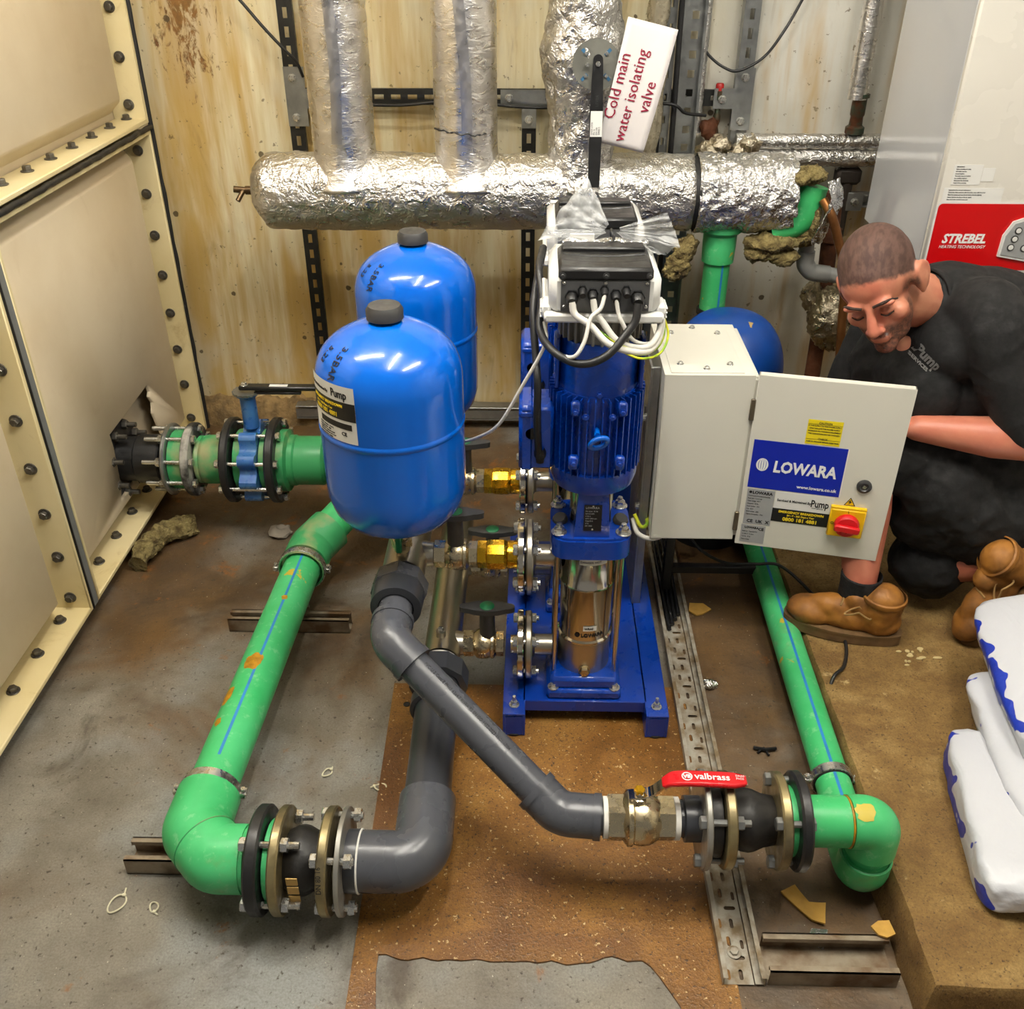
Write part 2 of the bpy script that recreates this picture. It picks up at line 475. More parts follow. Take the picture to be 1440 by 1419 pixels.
# thin rust-stained screed pad in front of the pump skid; its front edge is broken away
def pad():
    front = []
    for i in range(41):
        t = i / 40; x = -.262 + t * .54
        y = 1.012 + .014 * noise.noise(V((x * 9, 0, 4))) - (.10 * max(0, (t - .86) / .14) ** 2) + .008 * noise.noise(V((x * 30, 0, 4)))
        front.append((x, y))
    poly = [(-.322, 1.722), (-.298, .60), (-.235, .60), (-.243, .85), (-.262, .985)] + front + [(.335, .60), (.372, .60), (.372, 1.722)]
    b = B().prism(poly, M.Identity(4), .004)
    me = b.mesh('floor_pad', True, 30); me.materials.append(M_PAD)
    o = link('floor_pad', me); o['kind'] = 'structure'; OFF[o.name] = V()
    h = B().disc((-.284, 1.65, .0035), (0, 0, 1), .008, .001, n=14).build('screw_hole', M_SEAL, o)
    h['label'] = 'small dark screw hole at the corner of the pad'
pad()
# broken mortar at the foot of the wall beside the tank
b = B()
b.grid(lambda u, v: V((-1.2 + u * .62, 3.1 - (.045 + .03 * noise.noise(V((u * 9, 1, 1)))) * math.sin(v * PI / 2) , (.10 + .035 * noise.noise(V((u * 11, 2, 2)))) * math.cos(v * PI / 2) + .012 * noise.noise(V((u * 40, v * 9, 3))))), 60, 10)
tr = b.build('trim_1', pm('crumbled_mortar', C(150, 122, 78), .9, var=.5, vs=26, bump=.8, bs=70, bd=.01)); tr['kind'] = 'structure'

# ---------------------------------------------------------------- ceiling lights (above the frame)
def ceiling_light(x, y, rz, L, label):
    t = thing('ceiling_light', label, 'light', (x, y, 2.75), rz, 'fluorescent battens on the ceiling')
    B().box((0, 0, -.03), (L, .10, .06), .006).build('housing', M_WHITEP, t, local=True)
    b = B(); b.tube([(-L / 2 + .03, 0, -.085), (L / 2 - .03, 0, -.085)], .022, 14)
    b.build('tube_lamp', M_LAMP, t, local=True)
    for s in (-1, 1): B().box((s * (L / 2 - .02), 0, -.08), (.03, .06, .05), .005).build('lamp_holder', M_WHITEP, t, local=True)
ceiling_light(-.95, 1.55, 0, 1.2, 'fluorescent ceiling light over the water tank side')
ceiling_light(.0, 1.15, rad(80), 1.2, 'fluorescent ceiling light over the pump set')
ceiling_light(.95, 1.0, rad(60), 1.2, 'fluorescent ceiling light over the concrete plinth')

# ---------------------------------------------------------------- sectional water tank
tank = thing('water_tank', 'cream sectional water tank of bolted moulded panels along the left side', 'water tank', (-1.6, 2.0, 0))
XO, XB, XC = -1.128, -1.225, -1.168      # flange edge, panel bed, raised middle
def panel(y0, y1, z0, z1, hole=None, skip_low=0):
    b = B(); t = .013; a = .0025
    # flanges
    for (c, s) in ((((XO + XB) / 2, y0 + t / 2, (z0 + z1) / 2), (XO - XB, t, z1 - z0)), (((XO + XB) / 2, y1 - t / 2, (z0 + z1) / 2), (XO - XB, t, z1 - z0)),
                   (((XO + XB) / 2, (y0 + y1) / 2, z0 + t / 2), (XO - XB - .001, y1 - y0 - .002, t)), (((XO + XB) / 2, (y0 + y1) / 2, z1 - t / 2), (XO - XB - .001, y1 - y0 - .002, t))):
        b.box(c, s, a)
    p = b.build('flange_frame', M_GRPF, tank); 
    q = B(); m0, m1 = .03, .068
    R_ = lambda m, x: [(x, y0 + m, z0 + m), (x, y1 - m, z0 + m), (x, y1 - m, z1 - m), (x, y0 + m, z1 - m)]
    o0, o1, o2, o3 = R_(.002, XB), R_(m0, XB), R_(m1, XC - .008), R_(m1 + .012, XC)
    q.add(o0 + o1 + o2 + o3, [(i + k * 4, (i + 1) % 4 + k * 4, (i + 1) % 4 + k * 4 + 4, i + k * 4 + 4) for k in range(3) for i in range(4)])
    if not hole: q.add(o3, [(0, 1, 2, 3)])
    else:
        n_ = len(hole); hp = [V((XC, y, z)) for y, z in hole]; pts = [V(v) for v in o3] + hp
        tris = geometry.tessellate_polygon([[V((v[1], v[2], 0)) for v in o3], [V((y, z, 0)) for y, z in hole]])
        q.add(pts, [tr_ for tr_ in tris])
        hb = [V((XC - .012, y, z)) for y, z in hole]
        q.add(hp + hb, [(i, (i + 1) % n_, n_ + (i + 1) % n_, n_ + i) for i in range(n_)])
        q.add([(XB - .002, y0 + .01, z0 + .01), (XB - .002, y1 - .01, z0 + .01), (XB - .002, y1 - .01, z1 - .01), (XB - .002, y0 + .01, z1 - .01)], [(0, 1, 2, 3)])
    me = q.build('panel', M_GRP, tank, ang=20)
    bm = bmesh.new(); bm.from_mesh(me.data); bmesh.ops.remove_doubles(bm, verts=bm.verts, dist=.0005); bmesh.ops.recalc_face_normals(bm, faces=bm.faces)
    # the skin faces the room
    c = sum((f.normal.x * f.calc_area() for f in bm.faces))
    if c < 0: bmesh.ops.reverse_faces(bm, faces=bm.faces)
    bm.to_mesh(me.data); bm.free()
    return p
Y0, Y1, Y2 = .94, 1.944, 2.944
HOLE = [(2.325, .352), (2.637, .361), (2.648, .330), (2.636, .318), (2.655, .29), (2.640, .26), (2.66, .20), (2.68, .155), (2.50, .150), (2.295, .150), (2.318, .19), (2.33, .31)]
pans = {}
pans['fl'] = panel(Y1 + .024, Y2, .05, 1.038, HOLE)
pans['fu'] = panel(Y1 + .024, Y2, 1.056, 2.05)
pans['nl'] = panel(Y0, Y1 - .010, .05, 1.038)
pans['nu'] = panel(Y0, Y1 - .010, 1.056, 2.05)
hb = bolt_mesh(M_BOLT, .0105, .011, washer=.0155)
XM = -1.172
for i in range(8):                                   # far vertical flange, near vertical joint: heads face the camera side
    for zb, key in ((.098, 'f'), (1.108, 'f')):
        put(hb, 'bolt', pans[key + ('l' if zb < 1 else 'u')], (XM, Y2 - .0135, zb + i * .1262), (0, -1, 0), roll=i)
        put(hb, 'bolt', pans['n' + ('l' if zb < 1 else 'u')], (XM, Y1 - .0235, zb + i * .1262), (0, -1, 0), roll=i * 1.3)
for i in range(15):                                  # horizontal joint and bottom flange: heads on top of the ledge
    y = 2.921 - i * .1275
    if abs(y - Y1) < .035: continue
    key = 'f' if y > Y1 else 'n'
    put(hb, 'bolt', pans[key + 'u'], (XM - .012, y, 1.0695), (0, 0, 1), roll=i)
    if i > 0: put(hb, 'bolt', pans[key + 'l'], (XM - .012, y - .035, .0635), (0, 0, 1), roll=i * 1.1)
put(hb, 'bolt', pans['fl'], (XM - .045, 2.905, .985), (0, -1, 0))
def seal(name, pts, wdt, mat):
    b = B(); b.tube(smooth_path(pts, 3), wdt, 8); return b.build(name, mat, tank, ang=60)
b = B().box(((XO + XB) / 2 + .001, Y1 + .008, 1.05), (XO - XB, .030, 2.0), .003); b.build('gasket', M_GREYSEAL, tank)
b = B().box(((XO + XB) / 2 + .003, Y1 - .0075, 1.05), (XO - XB, .005, 2.0), .001); b.build('gasket', M_SEAL, tank)
seal('sealant_bead', [(XO + .002 + .003 * noise.noise(V((i * .9, 0, 0))), Y0 + i * .0334, 1.046 + .004 * noise.noise(V((i * .7, 5, 0)))) for i in range(61)], .0075, M_SEAL)
seal('sealant_bead', [(XO + .001 + .003 * noise.noise(V((i * .9, 9, 0))), Y2 + .006 + .002 * noise.noise(V((i * .8, 2, 7))), .05 + i * .05) for i in range(41)], .0075, M_SEAL)
B().box((-1.75, 1.92, 1.05), (1.03, 2.0, 1.98)).build('tank_body', M_GRP, tank)
B().box((-1.42, 1.93, .025), (.50, 1.98, .05)).build('base_skid', M_SEAL, tank)
# ---------------------------------------------------------------- materials of the plant
M_PUMPBLUE = pm('pump_blue_paint', C(2, 60, 162), .28, 0, .08, 6, coat=.5, rv=.04)
M_SKIDBLUE = pm('skid_blue_paint', C(2, 54, 154), .3, 0, .08, 6, coat=.4, rv=.04)
M_VESSEL = pm('vessel_blue_gloss', C(0, 98, 208), .2, 0, .04, 3, coat=.35, rv=.03)
M_CHROME = pm('polished_stainless', C(204, 198, 186), .12, 1., .04, 5, rv=.03)
M_BRUSH = pm('brushed_stainless', C(186, 180, 166), .32, 1., .06, 5, rv=.04)
M_NICKEL = pm('nickel_plated_brass', C(206, 192, 160), .3, 1., .12, 22, bump=.05, bs=120)
M_BRASS = pm('yellow_brass', C(222, 172, 44), .26, 1., .15, 22)
M_BLACK = pm('black_plastic', C(24, 24, 25), .38, 0, .2, 12, bump=.06, bs=160)
M_GREYPL = pm('dark_grey_plastic', C(58, 58, 58), .45, 0, .15, 14)
M_GREENCAP = pm('green_plastic_cap', C(14, 112, 66), .4)
M_WHITEPL = pm('white_plastic', C(226, 226, 222), .35, 0, .05)
M_HEATSINK = pm('grey_heatsink', C(150, 148, 140), .45, .3, .15)
M_PLATEGREY = pm('grey_gland_plate', C(104, 105, 106), .4, .5, .12)
M_WIREW = pm('white_cable', C(222, 219, 210), .45, 0, .08, 30)
M_WIREB = pm('black_cable', C(28, 28, 29), .45, 0, .2, 30)
M_WIREY = pm('yellow_green_wire', C(206, 206, 40), .5, 0, .1, 30, col2=C(120, 170, 40))
M_LABELW = pm('white_label', C(232, 231, 226), .5, 0, .03)
M_LABELK = pm('black_label', C(18, 18, 18), .5, 0, .1)
M_LABELS = pm('silver_label', C(176, 178, 180), .4, .25, .05)
M_INKK = pm('black_ink', C(20, 20, 22), .6, 0, .05)
M_INKW = pm('white_ink', C(240, 240, 238), .6, 0, .02)
M_INKY = pm('yellow_ink', C(244, 214, 40), .6, 0, .02)
M_GALV = pm('galvanised_steel', C(158, 160, 158), .38, .85, .25, 18)

# ---------------------------------------------------------------- blue skid
skid = thing('pump_skid', 'blue painted steel skid carrying the two vertical pumps', 'skid', (.13, 1.9, 0))
for x in (-.03, .29):
    b = B(); b.box((x, 1.915, .068), (.05, .72, .006), .001); b.box((x - .022, 1.915, .036), (.006, .72, .06), .001); b.box((x + .022, 1.915, .036), (.006, .72, .06), .001)
    b.box((x, 1.559, .034), (.05, .006, .056), .001)
    r = b.build('side_rail', M_SKIDBLUE, skid)
    for y in (1.575, 2.25): B().disc((x, y, 0), (0, 0, 1), .022, .01, n=18).build('rubber_foot', M_BLACK, r)
    put(bolt_mesh(M_ZINC, .008, .010, .0, washer=.012), 'anchor_stud', r, (x, 1.585, .071))
    B().cyl((x, 1.585, .075), (x, 1.585, .097), .004, n=10).build('anchor_thread', M_ZINC, r)
b = B(); b.box((.13, 1.92, .068), (.28, .64, .006), .001); b.box((.13, 1.601, .055), (.28, .004, .03), .001)
b.build('deck_plate', M_SKIDBLUE, skid)
b = B()
for i in range(3): b.disc((-.018 + i * .012, 1.86 + (i % 2) * .0, .0715), (0, 0, 1), .0045, .0006, n=10, ch=.0001)
b.build('drain_hole', M_LABELK, skid)
B().box((.262, 2.20, .20), (.11, .006, .26), .001).build('rear_plate', M_SKIDBLUE, skid)

# ---------------------------------------------------------------- vertical multistage pumps with drives on top
def flange_pair(parent, xc, y, z, r, bolt_r=.060):
    d = (1, 0, 0)
    B().disc((xc - .0165, y, z), d, r, .014, .02, 40, .002).build('flange_plate', M_CHROME, parent)
    B().disc((xc + .0015, y, z), d, r * .97, .015, .02, 40, .003).build('flange_plate', M_BRUSH, parent)
    B().disc((xc - .0035, y, z), d, r * .7, .006, .02, 32).build('gasket', M_LABELK, parent)
    bolts(parent, M_ZINC, (xc - .0165, y, z), (-1, 0, 0), bolt_r, 4, .0115, .010, .033, .016)
def booster_pump(X, Y, label, front):
    t = thing('booster_pump', label, 'pump', (X, Y, .07), group='blue vertical booster pumps on the skid')
    P = lambda x, y, z: V((X + x, Y + y, z))
    # foot
    b = B(); b.box(P(0, 0, .083), (.168, .17, .026), .006); b.box(P(0, 0, .108), (.15, .15, .032), .012)
    b.build('pump_base', M_PUMPBLUE, t)
    for sx in (-1, 1):
        for sy in (-1, 1): put(bolt_mesh(M_ZINC, .0085, .009, washer=.013), 'base_bolt', t, P(sx * .069, sy * .071, .096))
    # stage casing
    prof = [(.055, .118), (.058, .124), (.058, .206), (.0615, .209), (.0615, .214), (.0575, .218), (.0575, .352), (.0605, .355), (.0605, .361), (.0575, .365), (.0575, .46)]
    B().lathe(prof, P(0, 0, 0), n=56).build('stage_casing', M_CHROME, t)
    B().lathe([(.0584, .122), (.0586, .124), (.0586, .204), (.0584, .206)], P(0, 0, 0), n=56).build('lower_casing', M_BRUSH, t)
    put(bolt_mesh(M_NICKEL, .012, .009, washer=.014), 'drain_plug', t, P(0, -.0585, .136), (0, -1, 0))
    for sx in (-1, 1):
        for sy in (-1, 1): B().cyl(P(sx * .068, sy * .042, .115), P(sx * .068, sy * .042, .46), .0055, n=14).build('tie_rod', M_CHROME, t)
    # ports on the manifold side
    for z in (.16, .41):
        B().lathe([(.024, 0), (.024, .05), (.031, .056), (.031, .064)], P(-.062, 0, z), (-1, 0, 0), 28).build('port_pipe', M_BRUSH, t)
        flange_pair(t, X - .135, Y, z, .080)
    # head
    poly = []
    for i in range(48):
        a = 2 * PI * i / 48; c, s = math.cos(a), math.sin(a); k = (abs(c) ** 5 + abs(s) ** 5) ** (-1 / 5)
        poly.append((c * k * .083, s * k * .080))
    b = B(); b.prism(poly, M.Translation(P(0, 0, .455)), .044); b.prism([(x * .96, y * .96) for x, y in poly], M.Translation(P(0, 0, .499)), .006)
    hd = b.build('pump_head', M_PUMPBLUE, t, ang=50)
    for sx in (-1, 1):
        for sy in (-1, 1):
            put(bolt_mesh(M_ZINC, .0105, .012, washer=.0165), 'head_nut', t, P(sx * .066, sy * .052, .505))
            B().cyl(P(sx * .066, sy * .052, .515), P(sx * .066, sy * .052, .527), .0055, n=10).build('head_stud', M_ZINC, t)
        B().lathe([(0, .012), (.013, .012), (.016, .008), (.016, 0)][::-1], P(sx * .062, -.008, .505), (sx * .3, -.3, 1), 20).build('filling_plug', M_GREYPL, t)
    # lantern with coupling guard
    b = B()
    for s in (-1, 1):
        b.prism([(-.036, .0), (.036, 0), (.030, .108), (-.030, .108)], mx_of(P(0, s * .058 + .012, .503), (1, 0, 0), (0, 0, 1)), .024)
    b.lathe([(0, .60), (.06, .60), (.082, .612), (.088, .632), (.088, .655), (0, .655)], P(0, 0, 0), n=40)
    b.build('lantern', M_PUMPBLUE, t)
    B().lathe([(.044, .505), (.044, .605)], P(0, 0, 0), n=32).build('coupling_guard', M_CHROME, t)
    mx = mx_of(P(-.018, -.0715, .522), (1, 0, 0), (0, 0, 1))
    np_ = plate('name_plate', M_LABELK, t, mx, .036, .062)
    if front:
        text('LOWARA', .0065, M_LABELS, np_, mx @ M.Translation((.003, .053, .0008)))
        for i in range(7): text(('PN 16 bar  50 Hz', 'Q 3-12 m3/h', 'H 45 m', 'kW 3  2900 rpm', 'Tmax 90 C', 'IP 55', 'S/N  2023')[i], .0038, M_LABELS, np_, mx @ M.Translation((.003, .046 - i * .0058, .0008)), sx=.9)
        for z in (.0035, .0585): B().disc(mx @ V((.018, z, .0004)), (0, -1, 0), .002, .0008, n=10, ch=.0002).build('rivet', M_ZINC, np_)
    # motor
    b = B(); b.lathe([(0, .652), (.078, .652), (.078, .822), (0, .822)], P(0, 0, 0), n=48)
    b.build('motor_body', M_PUMPBLUE, t)
    fin = cached('fin', lambda: fin_mesh())
    for k in range(40):
        a = 2 * PI * (k + .5) / 40
        f = link('cooling_fin', fin, t); f.location = P(math.cos(a) * .0845, math.sin(a) * .0845, .737) - OFF[t.name]; f.rotation_euler = (0, 0, a)
    b = B()
    for sx in (-1, 1):
        b.box(P(sx * .044, -.083, .803), (.018, .016, .03), .005); b.box(P(sx * .044, -.083, .688), (.02, .016, .03), .005)
    b.build('mounting_boss', M_PUMPBLUE, t)
    me = bolt_mesh(M_PUMPBLUE, .005, .005, washer=.007)
    for sx in (-1, 1):
        for z in (.80, .69): put(me, 'boss_screw', t, P(sx * .044, -.0915, z), (0, -1, 0))
        put(me, 'boss_screw', t, P(sx * .025, -.0925, .79), (0, -1, 0))
    if front:
        b = B(); b.tube_loop([P(.001 + .016 * math.cos(2 * PI * i / 24) * 1.0, -.105 - .006 * math.sin(2 * PI * i / 24), .742 + .013 * math.sin(2 * PI * i / 24) + .005 * math.cos(2 * PI * i / 24)) for i in range(24)], .0055, 10, V((0, -.9, -.4)).normalized())
        b.cyl(P(-.002, -.083, .758), P(-.002, -.102, .756), .006, n=12)
        e = b.build('lifting_eye', M_VESSEL, t); e['label'] = 'bright blue lifting eye'
    # fan cowl, heatsink
    b = B().lathe([(0, .812), (.076, .812), (.076, .905), (.072, .922), (0, .926)], P(0, 0, 0), n=48); b.build('fan_cowl', M_PUMPBLUE, t)
    put(me, 'cowl_screw', t, P(0, -.0765, .828), (0, -1, 0))
    for sx in (-1, 1):
        b = B(); b.box(P(sx * .079, -.02, .875), (.008, .045, .10), .002)
        for i in range(5): b.box(P(sx * .083, -.02, .842 + i * .016), (.003, .034, .005), .0008)
        b.build('side_vent', M_PUMPBLUE, t)
        plate('sticker', M_LABELS, t, mx_of(P(sx * .0842, -.036 if sx > 0 else -.004, .905), (0, sx, 0), (0, 0, 1)), .03, .02)
    b = B(); b.lathe([(0, .922), (.066, .922), (.07, .970), (0, .970)], P(0, 0, 0), n=32); b.build('heatsink', M_HEATSINK, t)
    hf = cached('hfin', lambda: hfin_mesh())
    for k in range(28):
        a = 2 * PI * k / 28
        f = link('heatsink_fin', hf, t); f.location = P(math.cos(a) * .071, math.sin(a) * .071, .945) - OFF[t.name]; f.rotation_euler = (0, 0, a)
    # terminal box on the manifold side
    b = B(); b.box(P(-.108, -.01, .722), (.05, .09, .135), .006); b.box(P(-.135, -.01, .722), (.03, .096, .142), .008); b.box(P(-.136, -.045, .776), (.026, .03, .012), .004)
    b.build('terminal_box', M_PUMPBLUE, t)
    B().lathe([(0, 0), (.012, 0), (.012, .006), (.009, .012), (0, .012)][::-1], P(-.125, -.058, .735), (0, 1, 0), 16).build('blanking_plug', M_BLACK, t)
    B().lathe([(.0095, 0), (.0095, .012), (.012, .014), (.012, .024), (.008, .034)], P(-.108, -.05, .672), (0, -.25, 1), 8).build('cable_gland', M_BLACK, t)
    # drive
    P = lambda x, y, z: V((X + x, Y + y, z + .013))
    b = B(); b.box(P(0, .01, .9665), (.212, .19, .017), .005); b.box(P(0, .012, 1.008), (.196, .182, .078), .014)
    for sx in (-1, 1):
        b.box(P(sx * .102, -.045, .973), (.018, .05, .026), .005)
        for i in range(3): b.box(P(sx * .1115, -.045, .964 + i * .008), (.003, .046, .003), .0008)
    b.build('drive_body', M_WHITEPL, t)
    b = B()
    b.box(P(0, -.017, 1.046), (.164, .134, .024), .006); 
    b.build('drive_cover', M_BLACK, t)
    for yy, hh in ((-.052, .0), (-.018, .002)):
        b = B(); b.tube([P(-.072 + .144 * i / 16, yy - .014 * (1 - (i / 8 - 1) ** 2) + .016, 1.056 + hh) for i in range(17)], .0045, 8, flat=.6); b.build('cover_ridge', M_BLACK, t)
    b = B(); b.box(P(0, .026, 1.059), (.15, .036, .014), .006); b.build('cover_hump', M_BLACK, t)
    sc = bolt_mesh(M_GREYPL, .0035, .003, washer=.006)
    for x in (-.075, 0, .075): put(sc, 'cover_screw', t, P(x, -.086, 1.045), (0, -1, 0))
    plate('gland_plate', M_PLATEGREY, t, mx_of(P(-.077, -.0795, .980), (1, 0, 0), (0, 0, 1)), .154, .054, .003)
    if not front: plate('drive_sticker', M_LABELW, t, mx_of(P(-.09, .06, 1.049), (1, 0, 0), (0, 1, 0)), .05, .02, .001)
    sc2 = bolt_mesh(M_ZINC, .0022, .002, washer=.003)
    if front:
        for x in (-.072, 0, .072):
            for z in (.989, 1.031):
                if x or z > 1: put(sc2, 'plate_screw', t, P(x, -.083, z), (0, -1, 0))
        for x, z, r in ((-.058, 1.008, .0105), (-.04, 1.02, .007), (-.022, 1.0135, .0085), (-.002, 1.021, .0065), (.018, 1.0125, .0085), (.036, 1.02, .007), (.056, 1.007, .0115)):
            g = B(); g.lathe([(r * 1.15, 0), (r * 1.15, .006)], P(x, -.0825, z), (0, -1, 0), 6); g.lathe([(r, .004), (r, .015), (r * .75, .021), (0, .021)], P(x, -.0825, z), (0, -1, -.25), 12)
            g.build('cable_gland', M_BLACK, t, ang=30)
    return t
def fin_mesh():
    b = B().box((0, 0, 0), (.016, .0024, .165)); me = b.mesh('cooling_fin', False); me.materials.append(M_PUMPBLUE); return me
def hfin_mesh():
    b = B().box((0, 0, 0), (.014, .005, .044), .002); me = b.mesh('heatsink_fin', False); me.materials.append(M_HEATSINK); return me
PX, PY1, PY2 = .127, 1.69, 2.0
pump1 = booster_pump(PX, PY1, 'blue and chrome vertical booster pump in front, with cable loops under its drive', True)
pump2 = booster_pump(PX, PY2, 'blue vertical booster pump behind the front one, plastic film over its drive', False)
# casing labels of the front pump
def on_casing(r, a0, z0):
    def wp(x, y, z):
        a = a0 + x / r
        return V((PX + (r + z) * math.sin(a), PY1 - (r + z) * math.cos(a), z0 + y))
    return wp
st = plate('sticker', M_LABELW, pump1, None, .06, .016, .0006, warp=on_casing(.0585, -.36, .425)); 
text('DANGER HOT', .0075, M_INKK, st, None, warp=on_casing(.0595, -.34, .4302), sx=.95)
st = plate('sticker', M_LABELW, pump1, None, .03, .013, .0006, warp=on_casing(.0585, -.12, .2485))
text('WRAS', .0075, M_INKK, st, None, bold=.0002, warp=on_casing(.0595, -.07, .2525), sx=.95)
text('LOWARA', .0125, M_INKK, pump1, None, bold=.0003, warp=on_casing(.0588, -.2, .2305))
b = B(); b.grid(lambda u, v: on_casing(.0588, -.34, .2355)(.006 * v * math.cos(2 * PI * u) , .006 * v * math.sin(2 * PI * u), .0004), 16, 2); b.build('logo_mark', M_INKK, pump1)

# cables of the front pump's drive: each a thing of its own
def cable(name, pts, r, mat, label, cat='cable', n=8, group=None, parent=None):
    b = B().tube(smooth_path(pts, n), r, 10)
    o = b.build(name, mat, parent, ang=60)
    if not parent: tag(o, label, cat, group)
    return o
cable('power_cable', [(.069, 1.590, 1.016), (.075, 1.585, .995), (.101, 1.575, .98), (.136, 1.56, .95), (.191, 1.57, .932), (.221, 1.6, .935), (.236, 1.65, .955), (.237, 1.72, .97)], .0062, M_WIREW, 'thick white cable from the leftmost low gland of the front drive')
cable('power_cable', [(.105, 1.590, 1.022), (.11, 1.585, 1.0), (.122, 1.58, .985), (.154, 1.57, .95), (.203, 1.58, .938), (.228, 1.62, .953), (.236, 1.69, .965)], .0058, M_WIREW, 'thick white cable from the second low gland of the front drive')
cable('signal_cable', [(.125, 1.590, 1.029), (.118, 1.58, 1.008), (.101, 1.572, .993), (.091, 1.555, .957), (.073, 1.55, .931), (.045, 1.58, .927), (.018, 1.63, .944), (.022, 1.66, .976), (.021, 1.70, 1.02)], .0036, M_WIREW, 'thin white cable from the middle gland looping left under the front drive')
cable('signal_cable', [(.145, 1.590, 1.021), (.15, 1.585, .998), (.156, 1.58, .985), (.178, 1.58, .951), (.214, 1.61, .934), (.236, 1.66, .95)], .0036, M_WIREW, 'thin white cable from the right-hand small gland of the front drive')
cable('motor_cable', [(.183, 1.588, 1.015), (.18, 1.578, .99), (.168, 1.57, .972), (.13, 1.548, .934), (.084, 1.548, .919), (.038, 1.575, .931), (.014, 1.63, .951), (.018, 1.68, .989), (.012, 1.73, 1.029), (.02, 1.79, 1.05)], .0072, M_WIREB, 'thick black cable looping under the front drive')
cable('motor_cable', [(.02, 1.81, 1.04), (.008, 1.75, .995), (.002, 1.70, .954), (.008, 1.655, .886), (.012, 1.62, .842), (.012, 1.613, .773), (.016, 1.63, .696)], .0072, M_WIREB, 'black cable dropping into the front pump terminal box')
cable('sensor_cable', [(.022, 1.64, .96), (.024, 1.615, .927), (-.016, 1.615, .845), (-.061, 1.635, .754), (-.105, 1.68, .701), (-.15, 1.74, .655), (-.20, 1.80, .61), (-.25, 1.83, .50), (-.262, 1.83, .455)], .0034, M_WIREW, 'white cable with cable ties sagging from the pump to the manifold')
cable('earth_wire', [(.10, 1.60, .972), (.128, 1.575, .962), (.16, 1.565, .945), (.20, 1.575, .930), (.225, 1.60, .930), (.240, 1.64, .945), (.238, 1.70, .96)], .0024, M_WIREY, 'yellow and green earth wire looping beside the white cables')
cable('earth_wire', [(.15, 1.565, .94), (.19, 1.56, .925), (.228, 1.59, .922), (.246, 1.63, .94), (.243, 1.69, .955)], .0022, M_WIREY, 'lower yellow earth wire at the right of the front drive')
# ---------------------------------------------------------------- manifolds, valves
def manifold(name, label, x, z, r, y0, y1, stub_x):
    t = thing(name, label, 'pipe', (x, y1, z - r))
    B().tube([(x, y0, z), (x, y1, z)], r, 40).build('header_tube', M_BRUSH, t)
    for y in (PY1, PY2): B().lathe([(.030, r * .7), (.027, r * 1.05), (.0255, r * 1.3), (.0255, stub_x - x)], (x, y, z), (1, 0, 0), 28).build('branch', M_BRUSH, t)
    return t
mlow = manifold('suction_manifold', 'brushed stainless suction manifold low beside the pumps', -.195, .16, .041, 1.625, 2.2, -.150)
mup = manifold('discharge_manifold', 'brushed stainless discharge manifold under the blue vessels', -.264, .41, .045, 1.60, 2.2, -.207)
b = B(); b.cyl((-.197, 1.668, .195), (-.197, 1.668, .215), .011, n=18); b.build('boss', M_BRUSH, mlow)
put(bolt_mesh(M_ZINC, .008, .007), 'plug', mlow, (-.197, 1.668, .215))
def ball_valve(xc, y, z, label, L=.094):
    t = thing('ball_valve', label, 'valve', (xc, y, z - .03), group='nickel ball valves with black tee handles')
    d = (1, 0, 0)
    B().lathe([(.02, 0), (.030, .001), (.030, .024), (.02, .025)], (xc - L / 2, y, z), d, 6).build('hex_end', M_NICKEL, t, ang=30)
    B().lathe([(.023, .02), (.027, .026), (.033, .032), (.035, .042), (.034, .055), (.031, .062), (.034, .064), (.034, .070), (.029, .072), (.026, .076)], (xc - L / 2, y, z), d, 32).build('valve_body', M_NICKEL, t)
    B().lathe([(.02, 0), (.029, .001), (.029, .018), (.02, .019)], (xc - L / 2 + .075, y, z), d, 6).build('hex_end', M_NICKEL, t, ang=30)
    b = B()
    for k in (-1, 0, 1): b.tube([(xc - .012 + k * .006, y - .0335, z - .012), (xc - .012 + k * .006, y - .035, z + .0)], .0018, 8)
    b.build('cast_mark', M_NICKEL, t)
    hx = xc
    B().lathe([(.016, .022), (.018, .03), (.017, .085), (.019, .09), (.019, .100), (.0, .100)], (hx, y, z), (0, 0, 1), 24).build('stem_cover', M_GREYPL, t)
    poly = []
    for i in range(40):
        a = 2 * PI * i / 40; c = math.cos(a); s = math.sin(a)
        poly.append((.062 * math.copysign(abs(c) ** .5, c), math.copysign(abs(s) ** .7, s) * (.0125 + .008 * max(0, 1 - abs(c) * 2.2))))
    B().prism(poly, M.Translation((hx, y, z + .096)), .013).build('handle', M_GREYPL, t)
    B().lathe([(0, .0035), (.014, .003), (.0165, .001), (.0165, 0)][::-1], (hx, y, z + .109), (0, 0, 1), 28).build('cap', M_GREENCAP, t)
    return t
ball_valve(-.093, PY1, .16, 'nickel ball valve with green-capped handle on the front low suction branch', .112)
ball_valve(-.158, PY1, .41, 'nickel ball valve with green-capped handle on the front upper branch, below the near vessel')
ball_valve(-.093, PY2, .16, 'nickel ball valve on the rear low branch, handle seen behind the upper valve', .112)
ball_valve(-.158, PY2, .41, 'nickel ball valve on the rear upper branch, right of the near vessel')
def nip(x0, x1, y, z): return B().cyl((x0, y, z), (x1, y, z), .021, n=20)
